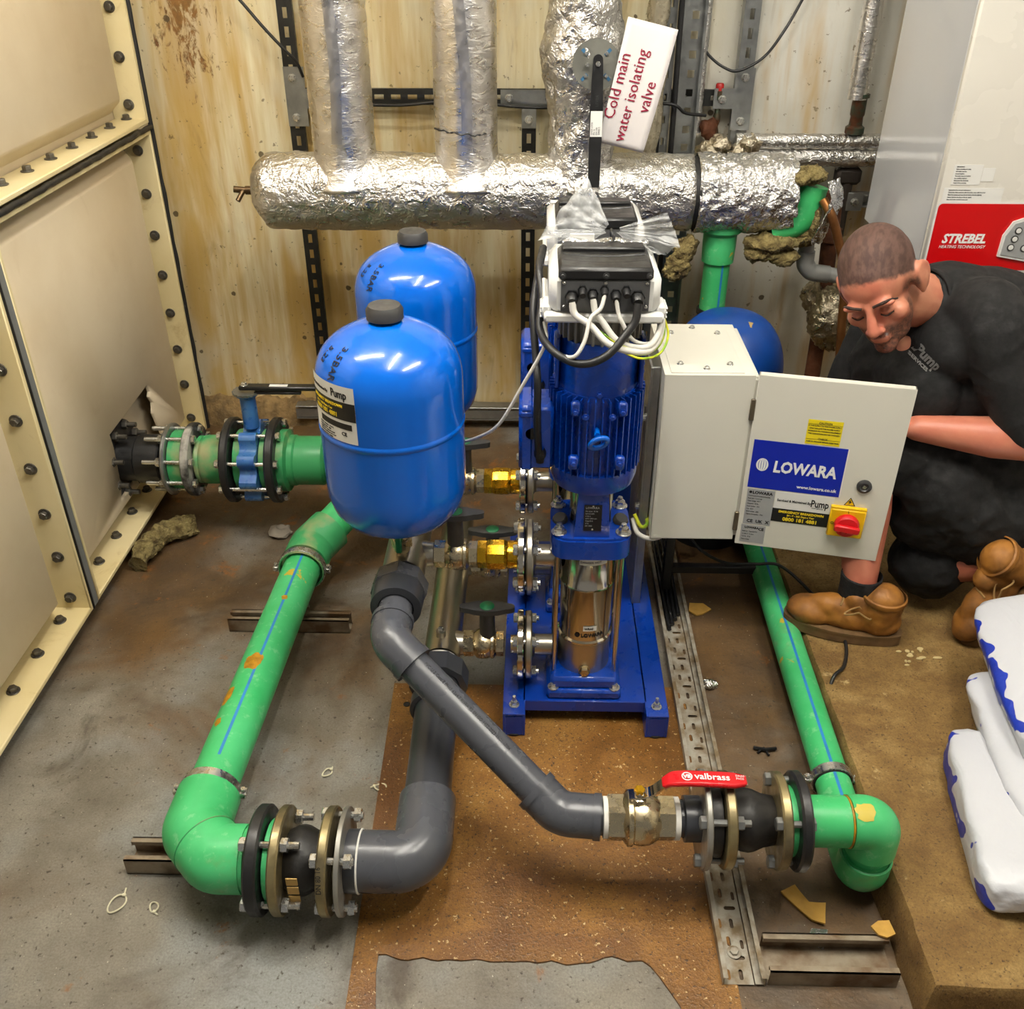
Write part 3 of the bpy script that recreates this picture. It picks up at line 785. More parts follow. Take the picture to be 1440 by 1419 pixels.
def check_valve(y, label):
    t = thing('check_valve', label, 'valve', (-.07, y, .378), group='yellow brass check valves beside the pump flanges')
    d = (1, 0, 0); x0 = -.112
    B().lathe([(.02, 0), (.030, .001), (.030, .02), (.022, .021)], (x0, y, .41), d, 6).build('hex_end', M_BRASS, t, ang=30)
    B().lathe([(.026, .018), (.032, .022), (.0335, .03), (.0335, .058), (.031, .064), (.024, .066)], (x0, y, .41), d, 10).build('valve_body', M_BRASS, t, ang=20)
    B().lathe([(.024, .062), (.031, .066), (.031, .086), (.02, .0865)], (x0, y, .41), d, 32).build('union_ring', M_BRASS, t)
for y, l in ((PY1, 'yellow brass check valve on the front pump outlet'), (PY2, 'yellow brass check valve on the rear pump outlet')): check_valve(y, l)
for y in (PY1, PY2):
    o = tag(nip(-.04, -.0245, y, .16).build('pipe_nipple', M_NICKEL), 'short nickel nipple between ' + ('front' if y == PY1 else 'rear') + ' suction valve and flange', 'pipe')

# ---------------------------------------------------------------- blue expansion vessels
DOME = [(.1378, .856), (.1365, .868), (.1340, .880), (.1300, .892), (.1245, .903), (.117, .913), (.107, .923), (.095, .932), (.081, .940), (.065, .948), (.048, .955), (.028, .961), (.0, .965)]
def vessel(X, Y, label, group='bright blue expansion vessels on the manifold'):
    t = thing('expansion_vessel', label, 'vessel', (X, Y, .455), group=group)
    r = .138
    prof = [(0, .53), (.05, .531), (.085, .541), (.112, .558), (.129, .582), (.137, .612), (r, .64), (r, .66), (r, .750), (r, .756), (r, .757), (r + .0018, .759), (r + .0018, .767), (r, .769), (r, .770), (r, .776), (r, .83), (r, .845)]
    prof += DOME
    b = B().lathe(prof, (X, Y, 0), n=72); b.build('shell', M_VESSEL, t, ang=60)
    b = B(); b.lathe([(.034, .966), (.034, .982), (.029, .990), (.012, .992), (0, .992)], (X, Y, 0), n=32); b.build('air_cap', M_GREYPL, t)
    B().lathe([(.060, .538), (.062, .530), (.058, .526), (0, .526)], (X, Y, 0), n=40).build('base_ring', M_CHROME, t)
    B().cyl((X, Y, .455), (X, Y, .53), .0165, n=20).build('neck', M_NICKEL, t)
    B().lathe([(.022, .465), (.022, .485), (.019, .487)], (X, Y, 0), n=6).build('hex_nut', M_NICKEL, t, ang=30)
    B().lathe([(.020, .49), (.025, .497), (.025, .512), (.02, .518)], (X, Y, 0), n=28).build('valve_body', M_NICKEL, t)
    b = B(); b.lathe([(0, .026), (.008, .026), (.008, .012), (.012, .010)][::-1], (X, Y - .012, .503), (0, -1, 0), 16); b.box((X, Y - .040, .498), (.012, .010, .046), .004)
    b.build('valve_handle', M_GREENCAP, t)
    return t
def on_vessel(X, Y, r, a0, z0):
    def wp(x, y, z):
        a = a0 + x / r
        return V((X + (r + z) * math.sin(a), Y - (r + z) * math.cos(a), z0 + y))
    return wp
VX, VY1, VY2 = -.266, 1.64, 2.10
ves1 = vessel(VX, VY1, 'bright blue expansion vessel in front, with a white and black service sticker')
ves2 = vessel(VX, VY2, 'bright blue expansion vessel partly hidden behind the front one')
VR = .138
def vs(name, mat, a0, z0, w_, h_, t=.0005): return plate(name, mat, ves1, None, w_, h_, t, warp=on_vessel(VX, VY1, VR, a0, z0))
A0 = -1.25
s1 = vs('sticker', M_LABELW, A0, .773, .128, .112)
text('Serviced & Maintained By:', .0075, M_INKK, s1, None, bold=.0002, sx=.78, warp=on_vessel(VX, VY1, VR + .0008, A0 + .04, .864))
text('Pump', .022, M_INKK, s1, None, bold=.0005, sx=.75, warp=on_vessel(VX, VY1, VR + .0008, A0 + .075 / VR, .861))
s2 = vs('sticker', M_LABELK, A0, .818, .128, .036, .001)
text('EMERGENCY BREAKDOWN', .0078, M_INKY, s2, None, bold=.0002, sx=.92, warp=on_vessel(VX, VY1, VR + .0014, A0 + .1, .843))
text('24 - 7 - 365 Days a Year', .0060, M_INKY, s2, None, sx=.92, warp=on_vessel(VX, VY1, VR + .0014, A0 + .16, .834))
text('0800 181 4881', .0115, M_INKY, s2, None, bold=.0003, warp=on_vessel(VX, VY1, VR + .0014, A0 + .14, .8225))
s3 = vs('sticker', M_LABELK, A0 + .25, .800, .084, .012, .001)
text('CE', .010, M_INKK, s1, None, bold=.0002, warp=on_vessel(VX, VY1, VR + .0008, A0 + .68, .787))
for i in range(5): text(('Vol. 24 l   PS 10 bar   TS 99 C', 'Precharge 1.5 bar   2023', 'Potable water expansion vessel', 'Check the precharge once a year', 'Keep out of direct sunlight')[i], .0042, M_INKK, s1, None, warp=on_vessel(VX, VY1, VR + .0008, A0 + .2, .7935 - i * .0048), sx=.9)
def dome_pt(X, Y, az, q):
    """point on the vessel's dome, q = 0 at the shoulder, 1 on top"""
    k = max(0., min(11.99, q * 12)); i = int(k); f = k - i; r = DOME[i][0] * (1 - f) + DOME[i + 1][0] * f; z = DOME[i][1] * (1 - f) + DOME[i + 1][1] * f
    return V((X + r * math.sin(az), Y - r * math.cos(az), z))
def scrawl(ves, X, Y, txt, az, q, size):
    """marker-pen writing on the dome that runs down from the cap"""
    def wp(x, y, z):
        p = dome_pt(X, Y, az + y / .11, max(.02, q - x / .15)); n_ = (p - V((X, Y, .82))).normalized(); return p + n_ * (.0012 + z)
    text(txt, size, M_INKK, ves, None, warp=wp, name='marker_writing')
for ves, y in ((ves1, VY1), (ves2, VY2)):
    scrawl(ves, VX, y, '3.5BAR', -.80, .62, .021); scrawl(ves, VX, y, '5.23', -1.15, .55, .019)
# ---------------------------------------------------------------- green plastic pipework
def green_material():
    n = N('green_ppr'); 
    col = n.mix(n.ramp(n.noise(5, 5, .6), (.35, 0), (.65, 1)), C(52, 172, 96), C(78, 194, 122))
    col = n.mix(n.math('MULTIPLY', n.map(n.noise(38, 4, .7), .56, .70), .5), col, C(140, 206, 150))
    col = n.mix(n.map(n.noise(13, 4, .65, dist=.4), .665, .69), col, C(196, 172, 52))
    col = n.mix(n.math('MULTIPLY', n.map(n.noise(7, 4, .7), .6, .75), .5), col, C(120, 150, 90))
    return n.out(Base_Color=col, Roughness=n.map(n.noise(9, 3), .3, .7, .32, .5), Normal=n.bump(n.noise(70, 3), .06, .002))
M_GREEN = green_material()
M_GREEN2 = pm('green_ppr_dusty', C(58, 152, 92), .45, 0, .1, 11, col2=C(150, 152, 108), cov=(.50, .70))
M_STRIPE = pm('blue_stripe', C(40, 128, 196), .45, 0, .2, 20)
M_RESIN = pm('amber_resin', C(186, 134, 18), .45, 0, .4, 60, bump=.4, bs=80)
M_PVC = pm('grey_pvc', C(74, 76, 82), .28, 0, .03, 5, rv=.02)
M_PVCD = pm('dark_grey_pvc', C(54, 56, 61), .3, 0, .03, 5, rv=.02)
M_RUBBER = pm('black_rubber', C(26, 24, 22), .55, 0, .3, 20, bump=.2, bs=50)
M_BLKFL = pm('black_coated_flange', C(30, 30, 31), .42, 0, .25, 14, bump=.1, bs=60)
M_GOLDFL = pm('passivated_flange', C(156, 142, 102), .38, .75, .3, 16, col2=C(116, 106, 84))
M_CASTBLUE = pm('blue_coated_iron', C(34, 92, 168), .35, 0, .25, 16, coat=.4, col2=C(70, 120, 170))
M_GREYFL = pm('grey_steel_flange', C(164, 162, 154), .4, .7, .2, 14)
M_TAPE = pm('white_tape', C(232, 230, 222), .6)
M_PAPER = pm('paper_tag', C(196, 160, 92), .7)
def clip(parent, p, d, r, lug, mat=M_ZINC):
    """two-piece pipe clip with a rubber liner and a side screw"""
    p = V(p); d = V(d).normalized()
    c = B().disc(p - d * .010, d, r + .0065, .020, r + .001, 40, .001).build('clip_band', mat, parent)
    B().disc(p - d * .0125, d, r + .0035, .025, r, 40, .001).build('clip_liner', M_GREEN2 if lug < 0 else M_RUBBER, c)
    x = d.cross(V((0, 0, 1))).normalized()
    for s in (1, -1):
        q = p + x * s * (r + .013)
        B().box(V((0, 0, 0)), (.014, .02, .012), .002, M.Translation(q) @ M.Rotation(math.atan2(x.y, x.x), 4, 'Z')).build('clip_lug', mat, c)
        put(bolt_mesh(M_ZINC, .0055, .005, .014, True), 'clip_screw', c, q + V((0, 0, .008)))
    B().cyl(p - V((0, 0, r)), V((p.x, p.y, .0)), .005, n=10).build('clip_rod', M_ZINC, c)
    return c
def stripe(parent, p0, p1, r, ang, wdt=.006):
    """flat printed stripe along a straight pipe, at an angle from the top"""
    p0, p1 = V(p0), V(p1); d = (p1 - p0).normalized(); x = d.cross(V((0, 0, 1))).normalized(); u = x.cross(d)
    b = B()
    def g(a, v):
        t = ang + (v - .5) * wdt / r
        return p0.lerp(p1, a) + (x * math.sin(t) + u * math.cos(t)) * (r + .0004)
    b.grid(g, 1, 3)
    o = b.build('stripe', M_STRIPE, parent); return o
# left-hand run: from the tank outlet line down to the floor and forward to the flexible joint
ZL, YL = .13, 1.118
gl = thing('green_pipe', 'green plastic pipe with amber stains running forward along the left floor', 'pipe', (-.61, 1.6, 0))
pa, pb = V((-.618, 1.24, ZL)), V((-.590, 2.08, ZL))
B().tube([pa, pb], .048, 40).build('pipe', M_GREEN, gl)
stripe(gl, pa + (pb - pa) * .10, pb, .048, .15)
for (y, a, w1, h1, s_) in ((1.60, -.1, .022, .026, 1), (1.50, -.75, .016, .026, 2), (1.83, .15, .008, .008, 3), (1.42, -.6, .010, .012, 5)):
    b = B(); x0 = pa.x + (y - pa.y) / (pb.y - pa.y) * (pb.x - pa.x)
    def blob(u, v, y=y, a=a, w1=w1, h1=h1, s_=s_, x0=x0):
        k = (1 + .45 * noise.noise(V((math.cos(2 * PI * u) * 1.6, math.sin(2 * PI * u) * 1.6, s_ * 3.3)))) * v
        aa = a + k * math.cos(2 * PI * u) * w1 / .048; yy = y + k * math.sin(2 * PI * u) * h1
        rr = .0484 + .0012 * (1 - v * v)
        return V((x0 + rr * math.sin(aa), yy, ZL + rr * math.cos(aa)))
    b.grid(blob, 24, 3); b.build('resin_stain', M_RESIN, gl)
e = B(); e.tube(fillet([(-.507, YL, ZL), (-.562, YL, ZL), (-.6185, 1.176, ZL), (-.617, 1.262, ZL)], .026, 5), .061, 40); e.build('elbow', M_GREEN, gl)
B().torus((-.590, 1.147, ZL), (-.697, .717, 0), .0612, .0014, 40, 6).build('weld_seam', M_GREEN2, gl)
b = B(); b.tube([(-.512, YL, ZL), (-.492, YL, ZL)], .054, 36); b.tube([(-.508, YL, ZL), (-.500, YL, ZL)], .058, 36); b.build('flange_neck', M_GREEN, gl)
B().disc((-.462, YL, ZL), (1, 0, 0), .072, .018, .03, 40).build('stub_collar', M_GREEN, gl)
fb = B().disc((-.489, YL, ZL), (1, 0, 0), .097, .024, .05, 48, .004).build('backing_flange', M_BLKFL, gl)
e = B(); pc = V((-.587, 2.115, ZL)); pd_ = V((-.485, 2.265, .175)); e.tube(fillet([(-.591, 2.035, ZL), pc, pc + (pd_ - pc).normalized() * .075], .06, 10), .060, 40); e.build('elbow', M_GREEN2, gl)
pe = V((-.405, 2.395, .225))
B().tube([pc, pe], .048, 36).build('pipe', M_GREEN, gl)
dd = (pe - pd_).normalized()
B().tube([pd_ - dd * .03, pe], .061, 36).build('socket', M_GREEN2, gl)
stripe(gl, pc.lerp(pe, .3), pc.lerp(pe, .6), .048, .35)
c1 = clip(gl, (-.6175, 1.272, ZL), (pb - pa), .053, -1)
c2 = clip(gl, (-.5925, 2.015, ZL), (pb - pa), .056, -1)

def flex_joint(name, label, xs, y, z, r, nb, tails, marks):
    """rubber bellows between two steel flanges; xs: left flange, right flange"""
    t = thing(name, label, 'pipe joint', ((xs[0] + xs[1]) / 2, y, 0), group='rubber expansion joints between flanges')
    L = xs[1] - xs[0]
    prof = [(.046, .008), (.052, L * .2), (.060, L * .38), (.062, L * .5), (.060, L * .62), (.052, L * .8), (.046, L + .008)]
    B().lathe([(q * r / .095, h) for q, h in prof], (xs[0], y, z), (1, 0, 0), 40).build('bellows', M_RUBBER, t)
    for x in xs: B().disc((x, y, z), (1, 0, 0), r, .018, .04, 48, .003).build('flange_plate', M_GOLDFL, t)
    return t
fjl = flex_joint('expansion_joint', 'black rubber expansion joint between bronze-coloured flanges on the left', (-.447, -.362), YL, ZL, .096, 4, .03, None)
for k in range(3):
    mx = mx_of(V((-.411, YL - .0635, ZL + .028 - k * .027)), (0.2, 0, 1), (-1, 0, .2))
    plate('tag', M_PAPER, fjl, mx_of(V((-.418, YL - .0628 + .02 * 0, ZL - .033 + k * .024)), (1, 0, 0), (0, 0, 1)), .020, .018, .002)
bolts(fjl, M_ZINC, (-.490, YL, ZL), (-1, 0, 0), .079, 4, .0135, .012, .062, .032, a0=-.35)
bolts(fjl, M_ZINC, (-.363, YL, ZL), (-1, 0, 0), .079, 4, .0135, .012, .048, .016, a0=.9)
text('DN 80 16', .013, M_INKK, fjl, mx_of(V((-.349, YL - .0965, ZL + .035)), (0, .35, 1), (-1, 0, 0)), name='marking')
# grey PVC suction run: flange, elbow, pipe to the union on the suction manifold
pl = thing('pvc_suction_pipe', 'large dark grey plastic pipe with an elbow, from the left flange to the lower manifold', 'pipe', (-.19, 1.3, 0))
B().disc((-.331, YL, ZL), (1, 0, 0), .095, .009, .04, 48, .001).build('backing_flange', M_GREYFL, pl)
b = B(); b.tube([(-.322, YL, ZL), (-.300, YL, ZL)], .056, 36); b.build('flange_stub', M_PVCD, pl)
e = B(); e.tube(fillet([(-.300, YL, ZL), (-.189, YL, ZL), (-.190, 1.255, .138)], .05, 12), .0545, 44); e.build('elbow', M_PVC, pl)
b = B(); b.torus((-.299, YL, ZL), (1, 0, 0), .055, .002, 40, 8); b.build('glue_bead', M_TAPE, pl)
B().tube([(-.19, 1.20, .135), (-.195, 1.60, .158)], .0455, 40).build('pipe', M_PVCD, pl)
B().lathe([(.047, 0), (.056, .002), (.056, .03), (.052, .034)], (-.1935, 1.478, .151), (0, 1, .055), 40).build('socket', M_PVCD, pl)
B().lathe([(.05, 0), (.064, .002), (.064, .052), (.058, .058), (.050, .060)], (-.1945, 1.545, .155), (0, 1, .04), 10).build('union_nut', M_PVCD, pl, ang=25)
B().lathe([(.046, .0), (.046, .012)], (-.195, 1.603, .158), (0, 1, .0), 36).build('thread_tape', M_TAPE, pl)
# grey PVC discharge run
pr_ = thing('pvc_discharge_pipe', 'grey plastic pipe running diagonally from the upper union down to the red-handled valve', 'pipe', (-.1, 1.3, 0))
q0, q1, q2 = V((-.266, 1.405, .408)), V((.060, 1.174, .2)), V((.134, 1.168, .2))
B().lathe([(.036, 0), (.051, .002), (.053, .03), (.053, .050), (.0, .052)][::-1], (-.265, 1.498, .41), (0, 1, 0), 40).build('union_end', M_PVCD, pr_)
B().lathe([(.045, .046), (.058, .050), (.058, .085), (.048, .098), (.040, .100)], (-.265, 1.498, .41), (0, 1, 0), 8).build('union_nut', M_PVC, pr_, ang=25)
B().tube([(-.265, 1.52, .41), q0 + V((0, .04, .0))], .0335, 36).build('pipe', M_PVC, pr_)
dq = (q1 - q0).normalized()
def socket_elbow(pts, R, r, parent, mat):
    path = fillet(pts, R, 12)
    b = B(); b.tube(path, r, 40)
    for a, c in ((path[0], path[1]), (path[-1], path[-2])):
        d = (c - a).normalized(); b.tube([a - d * .001, a + d * .012], r + .0022, 40)
    return b.build('elbow', mat, parent)
socket_elbow([q0 + V((0, .058, .001)), q0, q0 + dq * .068], .06, .0395, pr_, M_PVC)
socket_elbow([q1 - dq * .062, q1, q2], .06, .0395, pr_, M_PVC)
B().tube([q0, q1], .0325, 36).build('pipe', M_PVC, pr_)
xv = dq.cross(V((0, 0, 1))).normalized(); up_ = xv.cross(dq)
def on_diag(s0, ang):
    def wp(x, y, z):
        a = ang - y / .0325
        return q0 + dq * (s0 + x) + (xv * math.sin(a) + up_ * math.cos(a)) * (.0329 + z)
    return wp
text('PVC-U 2 Class E PN15 63x4.7 KIWA BS EN ISO 1452-2023 11:01 15:04', .0105, M_INKK, pr_, None, warp=on_diag(.085, .10), sx=.72, name='printing')
B().tube([(.132, 1.168, .2), (.150, 1.168, .2)], .032, 32).build('pipe', M_PVCD, pr_)
# red-handled ball valve
YR, ZR = 1.168, .2
bv = thing('lever_ball_valve', 'nickel ball valve with a red lever handle on the discharge line', 'valve', (.205, YR, ZR - .05))
d = (1, 0, 0)
B().lathe([(.033, 0), (.037, .001), (.037, .009), (.033, .010)], (.1375, YR, ZR), d, 32).build('tape_ring', M_TAPE, bv)
B().lathe([(.033, 0), (.043, .001), (.043, .03), (.036, .031)], (.146, YR, ZR), d, 6).build('hex_end', M_NICKEL, bv, ang=30)
B().lathe([(.036, .026), (.045, .032), (.050, .036), (.050, .044), (.046, .047), (.049, .058), (.047, .075), (.040, .088), (.036, .094)], (.146, YR, ZR), d, 40).build('valve_body', M_NICKEL, bv)
B().lathe([(.033, .0), (.041, .001), (.041, .029), (.034, .030)], (.236, YR, ZR), d, 6).build('hex_end', M_NICKEL, bv, ang=30)
B().lathe([(.033, 0), (.038, .001), (.038, .010), (.033, .011)], (.265, YR, ZR), d, 32).build('tape_ring', M_TAPE, bv)
B().lathe([(.014, .03), (.014, .058), (.009, .060), (.009, .072), (0, .072)], (.2, YR, ZR), (0, 0, 1), 20).build('stem', M_CHROME, bv)
put(bolt_mesh(M_BRASS, .010, .008), 'stem_nut', bv, (.2, YR, ZR + .069))
lv = []
prof = [(.182, .060), (.205, .064), (.222, .070), (.245, .095), (.262, .103), (.30, .104), (.385, .100)]
b = B(); pts = smooth_path([(x, YR, ZR + z) for x, z in prof], 4)
b2 = B()
for i, p in enumerate(pts): pass
def ribbon(bb, pts, wd, th):
    n_ = len(pts); vs = []
    for i, p in enumerate(pts):
        tg = (pts[min(i + 1, n_ - 1)] - pts[max(0, i - 1)]).normalized(); nn = V((-tg.z, 0, tg.x))
        ww = wd(i / (n_ - 1)) if callable(wd) else wd
        for sy, sn in ((-1, -1), (1, -1), (1, 1), (-1, 1)): vs.append(p + V((0, sy * ww / 2, 0)) + nn * sn * th / 2)
    fs = [(i * 4 + k, i * 4 + (k + 1) % 4, i * 4 + 4 + (k + 1) % 4, i * 4 + 4 + k) for i in range(n_ - 1) for k in range(4)] + [(0, 1, 2, 3)[::-1], tuple((n_ - 1) * 4 + k for k in range(4))]
    return bb.add(vs, fs)
ribbon(b, pts, .022, .004).build('lever', M_CHROME, bv)
M_RED = pm('red_vinyl', C(206, 22, 30), .35, 0, .06, 10)
cut = [p for p in pts if p.x > .238]
hnd = ribbon(B(), cut, lambda t: .022 + .010 * min(1, t * 3) - .012 * max(0, t - .93) / .07, .010).build('handle_sleeve', M_RED, bv)
mod = hnd.modifiers.new('bevel', 'BEVEL'); mod.width = .0035; mod.segments = 2
text('valbrass', .0195, M_INKW, bv, mx_of(V((.293, YR - .006, ZR + .1105)), (1, 0, -.045), (0, 1, 0)), bold=.0003)
B().disc((.280, YR, ZR + .1095), (0, 0, 1), .0095, .0008, .0075, 24, .0002).build('logo_ring', M_INKW, bv)
text('VB', .011, M_INKW, bv, mx_of(V((.2735, YR - .004, ZR + .1105)), (1, 0, 0), (0, 1, 0)), bold=.0005)
text('DN50\nPN25', .0062, M_INKW, bv, mx_of(V((.365, YR + .002, ZR + .1082)), (1, 0, -.045), (0, 1, 0)))
# right-hand flexible joint and green elbows
fjr = flex_joint('expansion_joint', 'black rubber expansion joint between yellowish flanges right of the red lever', (.348, .443), YR, ZR, .086, 4, .03, None)
bolts(fjr, M_GALV, (.312, YR, ZR), (-1, 0, 0), .071, 4, .0125, .011, .054, .024)
bolts(fjr, M_GALV, (.443, YR, ZR), (-1, 0, 0), .071, 4, .0125, .011, .046, .008, name='bolt')
st_ = thing('pvc_flange_stub', 'short dark grey plastic stub with a pale steel flange beside the red-handled valve', 'pipe', (.29, YR, ZR - .09))
B().tube([(.268, YR, ZR), (.29, YR, ZR)], .0325, 32).build('pipe', M_PVCD, st_)
B().lathe([(.034, 0), (.041, .002), (.041, .03), (.05, .034), (.05, .044)], (.282, YR, ZR), d, 36).build('socket', M_PVCD, st_)
B().disc((.312, YR, ZR), d, .088, .011, .03, 48, .002).build('backing_flange', M_GREYFL, st_)
B().disc((.326, YR, ZR), d, .066, .02, .03, 40).build('stub_face', M_RUBBER, st_)
gr = thing('green_pipe', 'green plastic pipe along the right kerb ending in two stacked elbows', 'pipe', (.63, 1.6, 0))
XE, YE, ZF = .628, 1.166, .068
B().disc((.462, YR, ZR), d, .062, .016, .03, 40).build('stub_collar', M_GREEN, gr)
B().disc((.476, YR, ZR), d, .088, .020, .04, 48, .004).build('backing_flange', M_BLKFL, gr)
B().tube([(.492, YR, ZR), (.575, YR, ZR)], .0455, 40).build('socket', M_GREEN, gr)
b = B(); b.torus((.5775, YR, ZR), d, .0445, .0022, 40, 8); b.build('weld_seam', M_RESIN, gr)
e = B(); e.tube(fillet([(.580, YR, ZR), (XE, YR, ZR), (XE, YE, ZR - .062)], .046, 12), .0475, 40); e.build('elbow', M_GREEN, gr)
B().cyl((XE, YE, ZR - .03), (XE, YE, ZF), .035, n=36).build('pipe', M_GREEN, gr)
e = B(); e.tube(fillet([(XE, YE, ZF + .046), (XE, YE, ZF), (XE, YE + .075, ZF)], .046, 12), .0475, 40); e.build('elbow', M_GREEN, gr)
b = B(); b.torus((XE, YE, ZF + .044), (0, 0, 1), .044, .0035, 40, 8); b.build('weld_seam', M_GREEN2, gr)
f0, f1 = V((XE, YE + .06, ZF)), V((XE + .012, 2.42, ZF + .01))
B().tube([f0, f1], .036, 36).build('pipe', M_GREEN, gr)
stripe(gr, f0, f1, .036, -.1)
stripe(gr, V((XE, YE, ZR - .05)), V((XE, YE, ZF + .04)), .036, 0) if False else None
clip(gr, (XE + .001, 1.385, ZF), (f1 - f0), .0365, 1)
b = B(); b.grid(lambda u, v: (lambda k, a: V((XE - .030 + k * math.cos(a) * .018, YR + .0482 * math.sin(-.35 + k * math.sin(a) * .35), ZR + .0482 * math.cos(-.35 + k * math.sin(a) * .35))))(v * (1 + .4 * noise.noise(V((math.cos(2 * PI * u) * 2, math.sin(2 * PI * u) * 2, 1)))), 2 * PI * u), 20, 2)
b.build('resin_stain', pm('pale_resin', C(206, 186, 74), .5), gr)
# ---------------------------------------------------------------- tank outlet line with the blue butterfly valve
YT, ZT = 2.40, .235
tl = thing('tank_outlet_pipe', 'large green plastic pipe with black flange adaptor leaving the tank cutout', 'pipe', (-.8, YT, 0))
B().disc((-1.205, YT, ZT), d, .115, .025, .05, 48, .003).build('tank_flange', M_BLKFL, tl)
bolts(tl, M_BOLT, (-1.178, YT, ZT), (1, 0, 0), .098, 8, .014, .013, 0, 0, a0=.39)
for k in range(8):
    a = .39 + 2 * PI * k / 8; x_, y_, _ = frame_of((1, 0, 0)); c_ = V((-1.178, YT, ZT)) + (x_ * math.cos(a) + y_ * math.sin(a)) * .098
    B().cyl(c_, c_ + V((.038, 0, 0)), .0075, n=10).build('stud', M_BOLT, tl)
B().lathe([(.065, 0), (.065, .05), (.071, .055), (.071, .12), (.067, .125)], (-1.182, YT, ZT), d, 44).build('adaptor_body', M_BLKFL, tl)
B().disc((-1.040, YT, ZT), d, .105, .012, .07, 48, .004).build('clamp_ring', M_GALV, tl)
B().disc((-.982, YT, ZT), d, .107, .022, .06, 48, .004).build('backing_flange', pm('worn_black_flange', C(44, 43, 42), .5, 0, .2, 9, col2=C(170, 166, 156), cov=(.5, .62)), tl)
bolts(tl, M_ZINC, (-.958, YT, ZT), (1, 0, 0), .088, 8, .0125, .011, .084, .05, a0=.39)
B().disc((-1.026, YT, ZT), d, .085, .04, .05, 40).build('stub_collar', M_GREEN2, tl)
B().lathe([(.060, 0), (.069, .006), (.069, .012), (.066, .016), (.069, .020), (.071, .028), (.071, .098), (.066, .102), (.056, .104)], (-.960, YT, ZT), d, 44).build('socket', M_GREEN2, tl)
B().disc((-.868, YT, ZT), d, .124, .024, .06, 48, .005).build('backing_flange', M_BLKFL, tl)
B().disc((-.838, YT, ZT), d, .09, .022, .06, 44).build('stub_collar', M_GREEN2, tl)
B().disc((-.765, YT, ZT), d, .09, .024, .06, 44).build('stub_collar', M_GREEN2, tl)
B().disc((-.742, YT, ZT), d, .124, .026, .06, 48, .005).build('backing_flange', M_BLKFL, tl)
bolts(tl, M_ZINC, (-.870, YT, ZT), (-1, 0, 0), .107, 8, .012, .011, .155, .0, a0=.39)
B().lathe([(.09, 0), (.09, .02), (.074, .026), (.074, .04), (.070, .045)], (-.716, YT, ZT), d, 44).build('flange_neck', M_GREEN2, tl)
B().lathe([(.064, 0), (.071, .006), (.071, .082), (.062, .09)], (-.676, YT, ZT), d, 44).build('socket', M_GREEN2, tl)
B().tube([(-.60, YT, ZT), (-.36, YT, ZT)], .057, 40).build('pipe', M_GREEN2, tl)
B().tube([(-.45, YT, ZT), (-.33, YT, ZT)], .071, 40).build('tee', M_GREEN2, tl)
vb = thing('butterfly_valve', 'blue cast butterfly valve with a black hand lever on the tank outlet', 'valve', (-.79, YT, .1))
poly = []
for i in range(96):
    a = 2 * PI * i / 96; k = .110 + .013 * math.copysign(abs(math.sin(a * 10)) ** .5, math.sin(a * 10)); poly.append((k * math.cos(a), k * math.sin(a)))
b = B(); b.prism(poly, mx_of(V((-.815, YT, ZT)), (0, 1, 0), (0, 0, 1)), .048); b.build('lug_body', M_CASTBLUE, vb)
b = B(); b.lathe([(.022, .11), (.022, .20), (.03, .207), (.03, .215)], (-.791, YT, ZT), (0, 0, 1), 24); b.build('stem_neck', M_CASTBLUE, vb)
nb = B()
pol = [((.036 + (.0035 if i % 2 else 0)) * math.cos(2 * PI * i / 36), (.036 + (.0035 if i % 2 else 0)) * math.sin(2 * PI * i / 36)) for i in range(36)]
nb.prism(pol, M.Translation((-.791, YT, ZT + .215)), .006); nb.build('notch_plate', M_GALV, vb)
b = B(); b.box((-.680, YT - .01, ZT + .236), (.25, .026, .012), .003, M.Identity(4)); b.box((-.70, YT - .012, ZT + .221), (.13, .014, .008), .002)
b.build('hand_lever', M_BLACK, vb)
plate('lever_label', M_LABELW, vb, mx_of(V((-.72, YT - .02, ZT + .2423)), (1, 0, 0), (0, 1, 0)), .05, .014)
put(bolt_mesh(M_ZINC, .008, .006, washer=.011), 'lever_nut', vb, (-.791, YT - .01, ZT + .242))
# ---------------------------------------------------------------- slotted steel channels lying on the floor
M_RUSTY = pm('rusty_channel_steel', C(150, 138, 118), .5, .35, .5, 16, col2=C(104, 80, 54), bump=.3, bs=50)
def floor_strut(x0, x1, y, label, wd=.041, h=.041, name='strut_channel'):
    b = B(); xc, L = (x0 + x1) / 2, x1 - x0
    b.box((xc, y, .0016), (L, wd, .003)); 
    for s in (-1, 1):
        b.box((xc, y + s * (wd / 2 - .0013), h / 2), (L, .0026, h)); b.box((xc, y + s * (wd / 2 - .006), h - .0013), (L, .012, .0026)); b.box((xc, y + s * (wd / 2 - .011), h - .005), (L, .0026, .009))
    return tag(b.build(name, M_RUSTY, None, smooth=False), label, 'steel channel', 'steel channel offcuts under the pipes')
floor_strut(-.775, -.462, 1.93, 'rusty steel channel on the floor under the middle of the left green pipe')
floor_strut(-.775, -.56, 1.205, 'rusty steel channel on the floor beneath the left green elbow', .055)
floor_strut(.425, .648, 1.015, 'long dirty steel channel on the floor beside the cable tray end', .075, .04)
